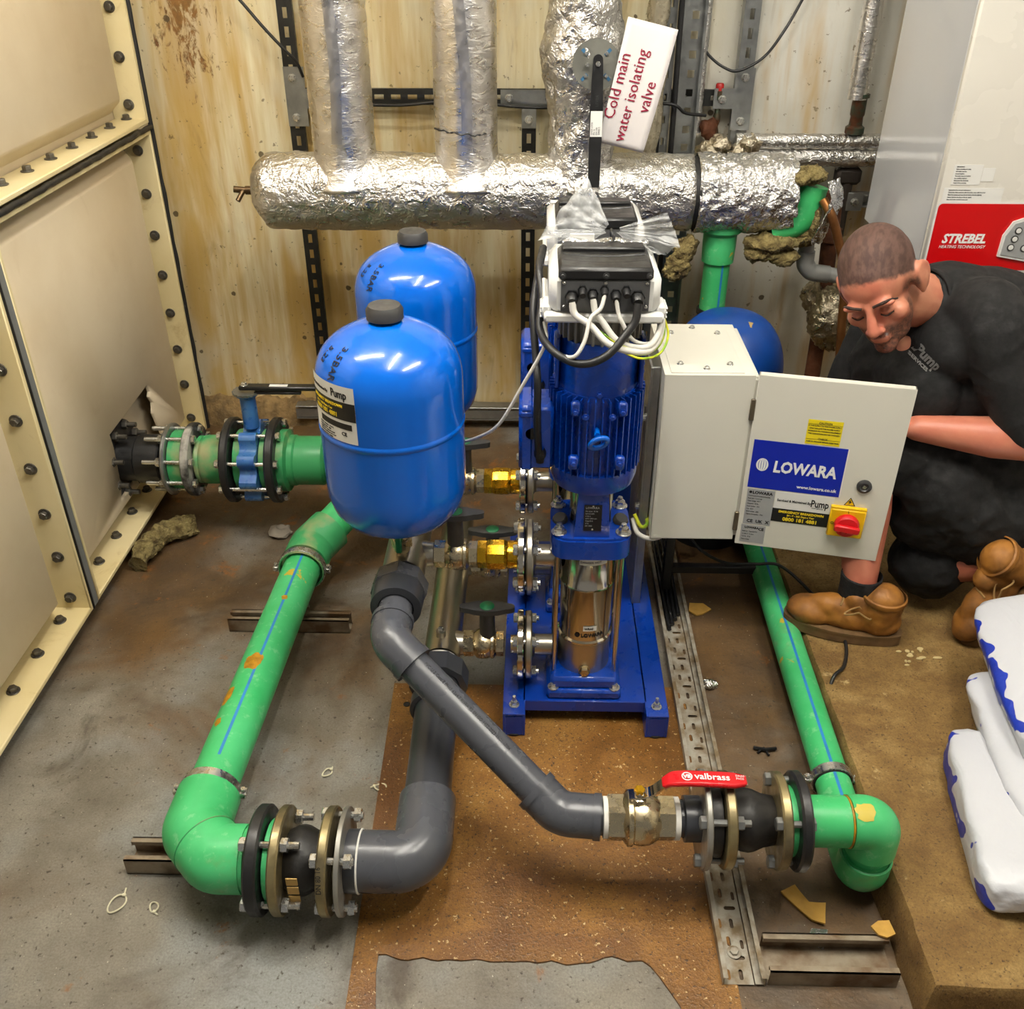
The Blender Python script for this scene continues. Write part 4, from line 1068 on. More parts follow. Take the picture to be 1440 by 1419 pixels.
# ---------------------------------------------------------------- foil-lagged header and risers
def foil_material(name, rough=.24, base=(.80, .785, .76, 1), strength=.55, sc=26., st=(1, 1, 1)):
    n = N(name); vec = n.scaled(*st)
    a = n.noise(sc, 3, .6, dist=.8, vec=vec); c = n.noise(sc * 3.3, 2, .6, dist=.5, vec=vec)
    ridge = n.math('ABSOLUTE', n.math('SUBTRACT', a, .5)); ridge2 = n.math('ABSOLUTE', n.math('SUBTRACT', c, .5))
    h = n.math('ADD', ridge, n.math('MULTIPLY', ridge2, .45))
    big = n.noise(5, 3)
    col = n.mix(n.map(big, .4, .7), base, tuple(q * .88 for q in base[:3]) + (1,))
    return n.out(Base_Color=col, Metallic=1.0, Roughness=n.map(a, .3, .7, rough * .8, rough * 1.3), Normal=n.bump(h, strength, .012))
M_FOIL = foil_material('crinkled_foil', .3, (.68, .665, .64, 1), 1., 26.)
M_FOIL2 = foil_material('loosely_crumpled_foil', .22, (.78, .78, .775, 1), 1., 30.)
M_FOILS = foil_material('smooth_riser_foil', .3, (.84, .815, .79, 1), .30, 24., (1, 1, 2.2))
M_WOOL = pm('mineral_wool', C(150, 134, 84), .95, 0, .4, 30, col2=C(88, 72, 38), bump=1., bs=90, bd=.02)
M_REFLECTION = pm('foil_reflection', C(204, 202, 202), .36, 1., .06, 14)
def jacket(parent, name, path, rf, mat, amp, sc, seed, n=96, step=.008, caps=True):
    """foil jacket along a straight axis, rf(t) = radius, then crumpled"""
    a, c = V(path[0]), V(path[1]); L = (c - a).length; m = int(L / step)
    b = B(); b.tube([a.lerp(c, i / m) for i in range(m + 1)], [rf(i / m) for i in range(m + 1)], n, caps)
    b.crumple(amp, sc, seed, True); b.crumple(amp * .6, sc * 2.7, seed + 5, True)
    return b.build(name, mat, parent, ang=180)
YH, ZH = 2.70, .925
hd = thing('insulated_header', 'silver foil-lagged header pipe with three risers in front of the back wall', 'pipe', (-.17, YH, ZH - .1))
def rh(t):
    x = -.775 + t * 1.205
    r = .100 + .002 * math.sin(x * 9)
    if t < .035: r *= math.sqrt(max(.0, 1 - (1 - t / .035) ** 2)) * .35 + .65 * min(1, .55 + t / .035 * .45)
    return r
jacket(hd, 'header_jacket', [(-.775, YH, ZH), (.430, YH, ZH)], rh, M_FOIL, .003, 11, 1, 120)
for i, x in enumerate((-.513, -.182)):
    jacket(hd, 'riser_jacket', [(x, YH, ZH + .02), (x, YH, 1.80)], lambda t: .083 + .03 * max(0, 1 - t / .12) ** 2, M_FOILS, .0011, 16, 3 + i, 88)
    b = B(); b.grid(lambda u, v, x=x: V((x - .004 + (v - .5) * .028 + .012 * math.sin(u * 5 + i), YH - math.sqrt(max(0, .0845 ** 2 - (-.004 + (v - .5) * .028 + .012 * math.sin(u * 5 + i)) ** 2)) - .0015, ZH + .14 + u * .70)), 40, 3); b.build('reflection_strip', M_REFLECTION, hd)  # strip laid on the riser to stand in for a vertical reflection
jacket(hd, 'riser_jacket', [(.125, YH, ZH + .02), (.125, YH, 1.80)], lambda t: .080 + .03 * max(0, 1 - t / .12) ** 2 + .027 * math.exp(-((t - .38) / .10) ** 2), M_FOIL, .0065, 13, 8, 96)
# torn joint on the middle riser
b = B(); b.tube([V((-.182 + .0855 * math.sin(a), YH - .0855 * math.cos(a), 1.092 + .006 * noise.noise(V((a * 5, 0, 0))) - .004 * math.sin(a * 2))) for a in [(-1.35 + i * .08) for i in range(27)]], [.0006 + .0022 * abs(math.sin(i * 1.7)) for i in range(27)], 6); b.build('torn_seam', M_SEAL, hd)
for (px, pz_, s_) in ((-.60, .995, 2), (-.585, .972, 4)):
    b = B(); b.ell((px, YH - .062, pz_), (.012, .014, .007), None, 12, 8); b.crumple(.004, 60, s_); b.build('wool_tuft', M_WOOL, hd)
b = B(); b.cyl((-.80, YH, ZH), (-.77, YH, ZH), .012, n=16); b.cyl((-.832, YH - .004, ZH + .004), (-.80, YH, ZH), .009, n=14); b.cyl((-.805, YH - .01, ZH), (-.818, YH - .028, ZH - .022), .007, n=12)
b.build('drain_stub', pm('dark_brass', C(92, 72, 46), .4, .7, .3), hd)
# right-hand sleeve, torn open along its underside
b = B(); NA = 90
def sl(u, v):
    x = .444 + u * .262
    a0 = rad(-112 + 26 * max(0, (u - .35) / .65) + 14 * noise.noise(V((u * 6, 0, 3)))); a1 = rad(235)
    a = a0 + (a1 - a0) * v                       # angle from the front, over the top, to the back
    r = .098 + .004 * noise.noise(V((x * 14, a * 2, 1))) + (.02 * max(0, u - .7) if v < .15 else 0)
    x += .022 * noise.noise(V((a * 2.4, 1, 5))) * (u > .9)
    return V((x, YH - r * math.cos(a), ZH + r * math.sin(a)))
b.grid(sl, 60, NA); b.crumple(.0055, 18, 21, True); b.crumple(.003, 44, 23, True)
o = b.build('torn_sleeve', M_FOIL2, hd, ang=180)
o.modifiers.new('thick', 'SOLIDIFY').thickness = .003
b = B(); b.grid(lambda u, v: V((.792 + .014 * math.sin(u * 5) + .040 * (v - .5), YH - .10 + .03 * v - .01 * math.sin(u * 4), ZH + .055 - u * .17 + .01 * noise.noise(V((v * 4, u * 5, 2))))), 30, 10); b.crumple(.006, 30, 4, True)
o = b.build('foil_flap', M_FOIL2, hd, ang=180); o.modifiers.new('thick', 'SOLIDIFY').thickness = .002
B().lathe([(.096, 0), (.096, .028)], (.422, YH, ZH), (1, 0, 0), 48).build('gap_band', M_SEAL, hd)
def wool(c, r, s, amp=.4):
    b = B(); b.ell(c, r, None, 40, 26)
    b.crumple(min(r) * amp, 22, s); b.crumple(min(r) * amp * .7, 55, s + 3); b.crumple(min(r) * amp * .35, 130, s + 5)
    b.build('wool_tuft', M_WOOL, hd, ang=180)
for c, r, s in (((.66, YH - .055, .806), (.075, .05, .022), 1), ((.64, YH - .06, .782), (.05, .04, .03), 2), ((.70, YH - .06, .768), (.045, .035, .022), 3), ((.755, YH - .03, .82), (.035, .04, .028), 9),
                ((.40, YH - .08, .742), (.036, .035, .034), 4), ((.425, YH - .06, .78), (.03, .04, .035), 5),
                ((.742, YH - .045, .985), (.030, .05, .026), 6), ((.712, YH - .07, .985), (.020, .03, .02), 7), ((.77, YH - .05, .87), (.014, .03, .05), 8)): wool(c, r, s)
b = B(); b.tube(fillet([(.66, YH - .03, .838), (.738, YH - .04, .855), (.757, YH - .035, .955)], .06, 10), .040, 32); b.build('green_elbow', M_GREEN, hd)
b = B(); b.lathe([(.045, .0), (.047, .05), (.047, .078), (.060, .090), (.061, .17)], (.528, YH, .735), (0, 0, 1), 36); b.build('green_reducer', M_GREEN, hd)
B().cyl((.526, YH, .0), (.528, YH, .76), .037, n=36).build('green_drop_pipe', M_GREEN, hd)
stripe(hd, (.5265, YH, .60), (.528, YH, .735), .037, 0) if False else None
b = B(); b.grid(lambda u, v: V((.529 + .0375 * math.sin(.25 + (v - .5) * .16), YH - .0375 * math.cos(.25 + (v - .5) * .16), .56 + u * .175)), 1, 3); b.build('stripe', M_STRIPE, hd)
b = B(); b.lathe([(.037, 0), (.043, .001), (.043, .016), (.037, .017)], (.5265, YH, .578), (0, 0, 1), 32); b.box((.578, YH - .01, .587), (.018, .01, .016), .003); b.build('clip_band', M_RUBBER, hd)
# ---------------------------------------------------------------- lever valve on the third riser, paper notice
lv = thing('lever_valve', 'black lever handle with a notched steel disc on the third foil riser', 'valve', (.15, 2.57, .96))
mx = mx_of(V((.151, 2.588, 1.262)), (1, 0, 0), (0, .12, 1))
poly = []
for i in range(120):
    a = 2 * PI * i / 120; r = .060 - (.003 if (i % 2 and .9 < (a / PI) % 2 < 1.6) else 0); poly.append((r * math.cos(a), r * math.sin(a)))
B().prism(poly, mx, .004).build('notch_disc', pm('dull_zinc_disc', C(134, 134, 126), .45, .8, .15), lv)
for a in (45, 135, 225, 315):
    m2 = mx @ M.Rotation(rad(a), 4, 'Z') @ M.Translation((.040, 0, .0042))
    B().prism([(-.010, -.004), (.010, -.004), (.010, .004), (-.010, .004)], m2, .0006).build('slot', pm('blue_slot', C(44, 96, 132), .5) if a == 45 else bpy.data.materials['blue_slot'], lv)
    put(bolt_mesh(M_ZINC, .005, .005), 'screw', lv, m2 @ V((-.004, .0, .0006)), (0, -1, .1))
b = B(); b.prism([(.012 * math.cos(t), .012 * math.sin(t)) for t in [PI * k / 10 for k in range(11)]] + [(-.013, -.02), (-.0165, -.12), (-.0145, -.3), (.0145, -.3), (.0165, -.12), (.013, -.02)], mx @ M.Translation((.004, .012, .008)), .014)
b.build('lever', M_BLACK, lv)
put(bolt_mesh(M_ZINC, .0065, .006), 'pivot_nut', lv, mx @ V((.004, .002, .022)), (0, -1, .1))
put(bolt_mesh(M_ZINC, .0055, .02), 'side_nut', lv, mx @ V((-.022, .0, .004)), (0, -1, .1))
m3 = mx @ M.Translation((-.010, -.165, .0225)); plate('lever_label', M_LABELW, lv, m3, .030, .060)
for i in range(4): text(('LEVER LOCK', 'PN 16', 'DN 100', 'SERIES 2')[i], .006, M_INKK, lv, m3 @ M.Translation((.006 + i * .006, .004, .0008)) @ M.Rotation(rad(90), 4, 'Z'), sx=.9)
text('LEVER', .010, M_GREYPL, lv, mx @ M.Translation((.008, -.095, .0224)) @ M.Rotation(rad(90), 4, 'Z'))
TLc, TRc, BRc, BLc = V((.214, 2.575, 1.388)), V((.347, 2.585, 1.342)), V((.281, 2.575, 1.055)), V((.168, 2.572, 1.098))
sg = thing('paper_notice', 'white paper notice with red lettering hanging beside the third riser', 'notice', (.25, 2.58, 1.05))
xd, yd = (TLc - BLc).normalized(), (BLc - BRc).normalized()
W_, H_ = (TLc - BLc).length, (BLc - BRc).length
smx = mx_of(BRc + (BLc - BRc) * 0, (TRc - BRc), (BLc - BRc))
def paper(x, y, z):
    p = smx @ V((x, y, z)); return p + V((0, -.012 * math.sin(x / .3 * PI) + .006 * math.sin(y / .12 * PI), 0))
b = B(); b.grid(lambda u, v: paper(u * W_, v * H_ * (1 + .05 * u), .0), 20, 8); o = b.build('sheet', pm('white_paper', C(236, 230, 228), .7, 0, .03), sg); o.modifiers.new('thick', 'SOLIDIFY').thickness = .0006
M_INKR = pm('dark_red_ink', C(150, 18, 56), .6, 0, .05)
for s_, x, y in (('Cold main', .062, .098), ('water isolating', .014, .058), ('valve', .095, .018)):
    text(s_, .040, M_INKR, sg, None, warp=lambda x_, y_, z_, x=x, y=y: paper(x + x_, y + y_, .0018 + z_), sx=.93)
# ---------------------------------------------------------------- slotted strut frame on the wall
M_STRUT = pm('dark_strut', C(62, 62, 60), .42, .7, .3, 22)
def slotted(p0, p1, wd, dp, face, pitch=.05, slot=.028, sw=.013):
    """slotted channel from p0 to p1; face = direction its slotted web looks"""
    p0, p1 = V(p0), V(p1); d = (p1 - p0); L = d.length; d.normalize(); f = V(face).normalized(); s = d.cross(f).normalized()
    mx = M(((s.x, d.x, f.x, p0.x), (s.y, d.y, f.y, p0.y), (s.z, d.z, f.z, p0.z), (0, 0, 0, 1)))
    b = B(); t = .0025
    e = (wd - sw) / 2
    for q in (-1, 1):
        b.box((q * (wd / 2 - e / 2), L / 2, 0), (e, L, t), 0, mx)
        b.box((q * (wd / 2 - t / 2), L / 2, -dp / 2), (t, L, dp), 0, mx)
        b.box((q * (wd / 2 - .005), L / 2, -dp), (.01, L, t), 0, mx)
    n = int(L / pitch); y = 0
    for i in range(n + 1):
        y1 = min(L, i * pitch + pitch - slot)
        b.box((0, (i * pitch + y1) / 2, 0), (sw, max(.001, y1 - i * pitch), t), 0, mx)
    return b
fr = thing('pipe_rack', 'dark slotted steel strut rack fixed to the back wall behind the foil pipes', 'rack', (0, 3.07, 0))
slotted((-.718, 3.052, .0), (-.718, 3.052, 1.9), .045, .012, (0, -1, 0)).build('upright', M_STRUT, fr, smooth=False)
slotted((-.016, 3.052, .06), (-.016, 3.052, 1.085), .043, .012, (0, -1, 0)).build('upright', M_STRUT, fr, smooth=False)
slotted((.613, 3.040, .0), (.613, 3.040, 1.9), .046, .04, (0, -1, 0)).build('upright', M_GALV, fr, smooth=False)
slotted((-.70, 3.055, 1.112), (.60, 3.055, 1.112), .045, .012, (0, -1, 0)).build('crossbar', M_STRUT, fr, smooth=False)
b = B(); b.box((-.16, 3.065, .088), (1.35, .05, .006), .001); b.box((-.16, 3.042, .065), (1.35, .004, .03)); b.box((-.16, 3.045, .045), (1.35, .012, .006)); b.build('bottom_rail', M_GALV, fr, smooth=False)
zb = bolt_mesh(M_ZINC, .0105, .008, washer=.0125)
def bracket(poly, o, holes):
    mx = mx_of(V(o), (1, 0, 0), (0, 0, 1)); p = B().prism(poly, mx, .005).build('bracket_plate', M_GALV, fr)
    for x, z in holes: put(zb, 'bracket_bolt', p, mx @ V((x, z, .005)), (0, -1, 0))
bracket([(-.03, -.08), (.03, -.08), (.03, -.03), (.10, -.03), (.10, .025), (.03, .025), (.03, .085), (-.03, .085)], (-.71, 3.046, 1.11), [(-.005, -.055), (-.005, .055), (.07, 0)])
bracket([(-.085, -.022), (-.022, -.022), (-.022, -.085), (.022, -.085), (.022, -.022), (.085, -.022), (.085, .022), (-.085, .022)], (-.016, 3.046, 1.112), [(-.06, 0), (.06, 0), (0, -.06)])
bracket([(-.085, -.026), (-.028, -.026), (-.028, -.085), (.028, -.085), (.028, .085), (-.028, .085), (-.028, .03), (-.085, .03)], (.612, 3.034, 1.112), [(-.06, 0), (0, -.06), (0, .06)])
# vertical trays, lagged pipe and cables to the right of the notice
def vtray(x0, x1, y, label, z0=.0, z1=1.9, mat=M_GALV):
    b = B(); w_ = x1 - x0; xc = (x0 + x1) / 2; t = .0015
    b.box((xc - w_ * .28, y, (z0 + z1) / 2), (w_ * .44, t, z1 - z0)); b.box((xc + w_ * .37, y, (z0 + z1) / 2), (w_ * .26, t, z1 - z0))
    n = int((z1 - z0) / .05)
    for i in range(n): b.box((xc + w_ * .09, y, z0 + i * .05 + .015), (w_ * .30, t, .03))
    for s in (-1, 1): b.box((xc + s * (w_ / 2), y - .012, (z0 + z1) / 2), (t, .025, z1 - z0)); b.box((xc + s * (w_ / 2 - .003), y - .024, (z0 + z1) / 2), (.007, t, z1 - z0))
    return tag(b.build('cable_tray', mat, None, smooth=False), label, 'cable tray')
vtray(.405, .470, 2.965, 'upright perforated galvanised cable tray right of the paper notice')
tag(slotted((.375, 2.95, 0), (.375, 2.95, 1.9), .030, .03, (0, -1, 0), .06, .02, .008).build('strut_upright', M_GALV, None, smooth=False), 'narrow grey steel upright just right of the paper notice', 'upright')
for i, (x, y) in enumerate(((.394, 2.925), (.352, 2.935))):
    cable('cable_drop', [(x, y, 1.9), (x + .002, y - .005, 1.3), (x + .005, y, 1.0), (x + .004, y + .01, .6), (x, y, .1)], .008, M_WIREB, ('thick black cable running down the upright strut', 'second black cable left of the upright strut')[i])
b = B(); b.tube([(.480, 3.03, 1.9), (.480, 3.03, 1.02)], .017, 24); tag(b.build('lagged_pipe', foil_material('ribbed_foil', .3, (.7, .7, .69, 1), .6, 60.)), 'thin foil-lagged vertical pipe beside the cable tray', 'pipe')
b = B(); b.tube([(.335 + .004 * math.sin(i), 2.90, 1.55 - i * .05) for i in range(14)], [.024 + .004 * math.sin(i * 2.1) for i in range(14)], 28); b.crumple(.005, 30, 3, True)
tag(b.build('wrapped_pipe', pm('dusty_clear_wrap', C(178, 168, 144), .3, .3, .3, 20, bump=.5, bs=40)), 'pipe in dusty crinkled wrap behind the paper notice', 'pipe')
cable('wall_cable', [(-.90, 2.99, 1.46), (-.828, 3.0, 1.372), (-.772, 3.0, 1.304), (-.718, 3.0, 1.245), (-.69, 3.01, 1.212), (-.68, 3.03, 1.17)], .0045, M_WIREB, 'black cable slanting across the wall above the tank corner')
cable('wall_cable', [(-.66, 3.03, 1.10), (-.415, 3.025, 1.093), (-.235, 3.025, 1.105), (-.024, 3.02, 1.09), (.186, 3.02, 1.091), (.373, 2.90, 1.121), (.43, 2.91, 1.095), (.492, 2.93, 1.085)], .0045, M_WIREB, 'black cable lying along the strut crossbar')
cable('wall_cable', [(.47, 3.02, 1.27), (.499, 3.02, 1.231), (.544, 3.01, 1.201), (.586, 3.0, 1.194), (.653, 3.01, 1.228), (.706, 3.04, 1.289), (.749, 3.05, 1.37), (.80, 3.05, 1.50)], .004, M_WIREB, 'black cable hanging in a curve across the right upright')
# ---------------------------------------------------------------- small lagged pipes and fittings right of the frame
M_BRONZE = pm('aged_copper_fitting', C(96, 58, 36), .5, .6, .4, 30, col2=C(70, 92, 76), bump=.2, bs=60)
M_COPPER = pm('old_copper_pipe', C(150, 100, 56), .42, .8, .3, 20)
M_RUSTPIPE = pm('rusty_iron_pipe', C(94, 52, 26), .75, .2, .5, 26, bump=.5, bs=60)
for z, r, l in ((1.003, .020, 'upper foil-lagged pipe running to the boiler'), (.955, .025, 'lower foil-lagged pipe running to the boiler')):
    b = B(); m = 90; b.tube([(.60 + .010 * i, 3.0, z) for i in range(m)], [r + .0008 * math.sin(i * 2.3) for i in range(m)], 32); b.crumple(.0012, 40, 3, True)
    tag(b.build('lagged_pipe', M_FOIL), l, 'pipe', 'foil-lagged pipes by the boiler')
b = B(); b.tube([(.935, 3.0, 1.9 - i * .02) for i in range(40)], .027, 32); b.crumple(.0015, 30, 6, True)
tp = thing('lagged_riser', 'foil-lagged vertical pipe with a corroded copper union left of the boiler', 'pipe', (.935, 3.0, 1.02))
b.build('foil_jacket', M_FOILS, tp)
b = B(); b.lathe([(.020, .0), (.028, .004), (.028, .02), (.020, .026), (.018, .05), (.021, .055), (.021, .10), (.027, .102), (.027, .112), (.016, .114)], (.945, 3.0, 1.022), (0, 0, 1), 12); b.build('union', M_BRONZE, tp)
rc = thing('drain_valve', 'small corroded valve with a red cap on the wall behind the cable tray', 'valve', (.54, 3.04, 1.0))
B().lathe([(.012, .0), (.009, .02), (.007, .03), (.011, .045), (.011, .06), (.008, .07), (.008, .10), (.013, .105), (.013, .13)], (.543, 3.04, 1.005), (0, 0, 1), 12).build('body', M_BRONZE, rc)
B().lathe([(.012, 0), (.012, .016), (.009, .02), (0, .02)], (.543, 3.04, 1.135), (0, 0, 1), 16).build('cap', pm('red_plastic_cap', C(176, 32, 28), .4), rc)
b = B()
for i in range(5): b.ell((.52 + i * .03, 2.99, .975 + .02 * math.sin(i * 2)), (.03, .03, .022), None, 20, 12)
b.crumple(.010, 26, 3, True); b.crumple(.006, 70, 5)
tag(b.build('torn_lagging', foil_material('dirty_foil', .35, (.62, .55, .42, 1), .8, 36.)), 'torn dirty foil lagging above the right end of the header', 'lagging')
b = B(); b.crumple
b = B(); b.ell((.52, 3.02, 1.03), (.028, .02, .03), None, 20, 12); b.crumple(.012, 40, 8); tag(b.build('corroded_joint', M_RUSTPIPE), 'dark corroded lump of pipe joint beside the cable tray', 'pipe joint')
rl = thing('strut_rail', 'galvanised strut rail on the wall left of the boiler underside', 'rail', (1.0, 3.02, .80))
b = B(); b.box((1.15, 3.03, .842), (.62, .04, .006), .001); b.box((1.15, 3.03, .808), (.62, .04, .006), .001); b.box((1.15, 3.05, .825), (.62, .003, .04)); b.build('channel', M_GALV, rl, smooth=False)
p = B().box((.985, 3.004, .825), (.05, .005, .055), .001).build('bracket_plate', M_GALV, rl); put(zb, 'bracket_bolt', p, (.985, 3.001, .825), (0, -1, 0))
b = B(); b.box((.955, 3.02, .90), (.075, .05, .05), .01); b.cyl((.955, 3.02, .88), (.955, 3.02, .70), .02, n=18); tag(b.build('pipe_bracket', pm('dark_fitting', C(52, 44, 38), .6, .4, .4)), 'dark pipe fitting under the lower foil pipe, left of the boiler', 'fitting')
wp = thing('waste_pipe', "grey plastic waste pipe with two bends left of the man's head", 'pipe', (.8, 2.7, .66))
b = B(); b.tube(fillet([(.774, 2.7, .90), (.776, 2.7, .74), (.80, 2.7, .705), (.93, 2.7, .685)], .035, 8), .021, 28); b.build('pipe', pm('pale_grey_plastic', C(150, 150, 146), .4), wp)
b = B(); b.cyl((.774, 2.7, .80), (.7755, 2.7, .86), .0255, n=28); b.tube(fillet([(.777, 2.7, .765), (.778, 2.7, .725), (.80, 2.7, .703), (.85, 2.7, .697)], .03, 8), .0245, 28); b.build('fitting', pm('grey_plastic_fitting', C(136, 136, 132), .42), wp)
cable('copper_pipe', [(.775, 2.62, .93), (.80, 2.60, .89), (.827, 2.6, .831), (.862, 2.6, .74), (.875, 2.6, .66), (.881, 2.6, .598), (.892, 2.6, .50), (.898, 2.6, .434), (.90, 2.6, .1)], .0125, M_COPPER, "old copper pipe running down left of the man's face", 'pipe')
ip = thing('iron_pipe', 'rusty iron pipe with dirty crumpled foil lagging behind the copper pipe', 'pipe', (.88, 2.82, 0))
b = B(); b.cyl((.865, 2.82, .90), (.885, 2.82, .58), .024, n=24); b.cyl((.866, 2.82, .76), (.872, 2.82, .80), .033, n=24); b.cyl((.89, 2.82, .58), (.90, 2.82, 0), .024, n=24); b.build('pipe', M_RUSTPIPE, ip)
b = B(); b.ell((.895, 2.76, .54), (.058, .05, .095), M.Rotation(rad(-14), 3, 'Y'), 48, 36); b.ell((.975, 2.78, .55), (.04, .04, .06), None, 36, 24); b.ell((.845, 2.78, .60), (.03, .03, .04), None, 30, 20)
b.crumple(.010, 20, 2, True); b.crumple(.005, 50, 3, True); b.build('foil_lagging', foil_material('dirty_foil_dark', .3, (.5, .44, .32, 1), .9, 30.), ip, ang=180)
# ---------------------------------------------------------------- dark blue vessel behind the cabinet
dv = thing('pressure_vessel', 'dark blue pressure vessel standing behind the white control cabinet', 'vessel', (.53, 2.42, 0))
r = .152; prof = [(0, .03), (.10, .04), (.14, .08), (r, .14), (r, .52)]
for k in range(1, 13):
    a = PI / 2 * k / 12; prof.append((r * math.cos(a) ** .7, .52 + .165 * math.sin(a)))
B().lathe(prof, (.53, 2.42, 0), n=64).build('shell', pm('dark_blue_paint', C(10, 62, 140), .38, 0, .2, 6), dv, ang=60)
B().lathe([(.11, 0), (.11, .012), (.095, .06)], (.53, 2.42, 0), n=40).build('foot_ring', M_BLACK, dv)
for i, (a, q, w_) in enumerate(((.35, .66, .03), (.62, .62, .025), (.5, .5, .03))):
    pt = V((.53 + .10 * math.sin(a), 2.42 - .075 * math.cos(a) + i * .01, .672 - i * .006)); plate('old_label', M_PAPER, dv, mx_of(pt, (1, .3, -.35), (-.2, 1, .5)), w_, .02, .001)
# ---------------------------------------------------------------- wall-hung boiler
M_BOILER = pm('boiler_white_enamel', C(226, 222, 212), .28, 0, .03, 3, coat=.3)
M_BOILERS = pm('boiler_side_enamel', C(206, 208, 212), .16, 0, .03, 3, coat=.8, rv=.03)
bo = thing('boiler', 'white wall-hung boiler with a red control fascia at the right edge', 'boiler', (1.3, 2.55, .834))
b = B(); b.box((1.29, 2.545, 1.31), (.69, .45, .95), .004); b.build('casing', M_BOILERS, bo)
b = B(); b.box((1.29, 2.309, 1.31), (.694, .02, .954), .007); b.build('front_panel', M_BOILER, bo)
M_REDP = pm('red_fascia', C(200, 8, 14), .3, 0, .008, 4, rv=.02)
fx = mx_of(V((.952, 2.2985, .846)), (1, 0, 0), (0, 0, 1))
fa = plate('fascia_border', M_WHITEPL, bo, fx @ M.Translation((-.003, -.004, 0)), .68, .166, .001, .012)
plate('fascia', M_REDP, bo, fx @ M.Translation((0, 0, .0003)), .674, .158, .0016, .010)
text('STREBEL', .030, M_INKW, bo, fx @ M.Translation((.026, .066, .0025)), bold=.0011, shear=.22, sx=.92)
text('HEATING TECHNOLOGY', .0105, M_INKW, bo, fx @ M.Translation((.022, .053, .0025)), shear=.25, sx=.92)
def bez(k, ox=0.):
    pts = [(.165, .035), (.30, .012), (.50, .012), (.50, .13), (.215, .13), (.182, .118), (.166, .085)]
    cx_, cy_ = .33, .072
    return [(cx_ + (x - cx_) * (1 - k / .17), cy_ + (y - cy_) * (1 - k / .06)) for x, y in pts]
B().prism(bez(0), fx, .007, .001).build('bezel', M_WHITEPL, bo)
B().prism(bez(.0065), fx, .0085, .001).build('control_panel', pm('grey_control_panel', C(158, 160, 160), .45), bo)
plate('display', pm('lcd_screen', C(104, 116, 98), .2), bo, fx @ M.Translation((.215, .088, .0085)), .12, .03, .001)
for i, (x, y) in enumerate(((.198, .098), (.194, .078), (.190, .058), (.222, .056), (.24, .04))):
    B().disc(fx @ V((x, y, .0085)), (0, -1, 0), .0085, .002, n=24, ch=.0004).build('button_ring', M_GREYPL, bo)
    B().disc(fx @ V((x, y, .0105)), (0, -1, 0), .006, .0012, n=24, ch=.0003).build('button', M_WHITEPL, bo)
def small_print(parent, mx, w_, h_, lines, size, head=None):
    plate('information_label', M_LABELW, parent, mx, w_, h_)
    for i, l in enumerate(lines): text(l, size, M_INKK, parent, mx @ M.Translation((w_ * .08, h_ - size * 1.6 * (i + 1.1), .0008)), bold=.00008, sx=min(1, w_ * .84 / (len(l) * size * .52)))
fm = lambda x, z: mx_of(V((x, 2.2985, z)), (1, 0, 0), (0, 0, 1))
small_print(bo, fm(.968, 1.047), .066, .045, ['IMPORTANT', 'Before installing and using', 'this boiler read the', 'manual supplied', 'The boiler must be installed', 'by a qualified engineer', 'Disconnect the electricity', 'supply before servicing'], .0032)
plate('blank_sticker', M_LABELW, bo, fm(1.035, 1.055), .028, .030)
small_print(bo, fm(.956, 1.008), .138, .032, ['Instructions for use and maintenance', 'Check the water pressure with the boiler cold, refill if it is low', 'Bleed the system and vent the air before the first lighting', 'Never obstruct the flue or the air supply', 'Have the boiler serviced every year'], .0034)
for x, r_, m_ in ((1.05, .011, M_COPPER), (1.12, .014, M_BRONZE), (1.2, .011, M_COPPER), (1.3, .014, M_BRONZE)):
    tag(B().cyl((x, 2.52, .836), (x, 2.52, .10), r_, n=20).build('boiler_pipe', m_), 'pipe dropping from the boiler underside behind the man, ' + {1.05: 'first from the left', 1.12: 'second from the left', 1.2: 'third from the left', 1.3: 'rightmost'}[x], 'pipe')
# ---------------------------------------------------------------- control cabinet with its door swung open
M_CAB = pm('cabinet_light_grey_paint', C(222, 219, 206), .42, 0, .03, 4, bump=.05, bs=220)
M_HINGE = pm('hinge_metal', C(110, 100, 84), .45, .6)
M_BLUELAB = pm('blue_label', C(8, 34, 166), .4, 0, .01, rv=.01)
M_YEL = pm('yellow_plastic', C(240, 190, 10), .4, 0, .06)
M_YELLAB = pm('yellow_label', C(240, 216, 30), .45, 0, .04)
cb = thing('control_cabinet', 'white control cabinet on a stand with its labelled door swung open', 'control cabinet', (.39, 2.065, .305))
x0, x1, y0, y1, z0, z1 = .290, .488, 1.915, 2.215, .305, .733; t_ = .003
b = B()
b.box(((x0 + x1) / 2, y0 + t_ / 2, (z0 + z1) / 2), (x1 - x0, t_, z1 - z0), .0008); b.box(((x0 + x1) / 2, y1 - t_ / 2, (z0 + z1) / 2), (x1 - x0, t_, z1 - z0), .0008)
b.box(((x0 + x1) / 2, (y0 + y1) / 2, z1 - t_ / 2), (x1 - x0, y1 - y0, t_), .0008); b.box(((x0 + x1) / 2, (y0 + y1) / 2, z0 + t_ / 2), (x1 - x0, y1 - y0, t_), .0008)
b.box((x0 + t_ / 2, (y0 + y1) / 2, (z0 + z1) / 2), (t_, y1 - y0, z1 - z0), .0008)
for c, s in (((x1 + .004, y0 + .014, (z0 + z1) / 2), (.012, .022, z1 - z0 - .02)), ((x1 + .004, y1 - .014, (z0 + z1) / 2), (.012, .022, z1 - z0 - .02)), ((x1 + .004, (y0 + y1) / 2, z1 - .014), (.012, y1 - y0 - .02, .018)), ((x1 + .004, (y0 + y1) / 2, z0 + .014), (.012, y1 - y0 - .02, .018))): b.box(c, s, .002)
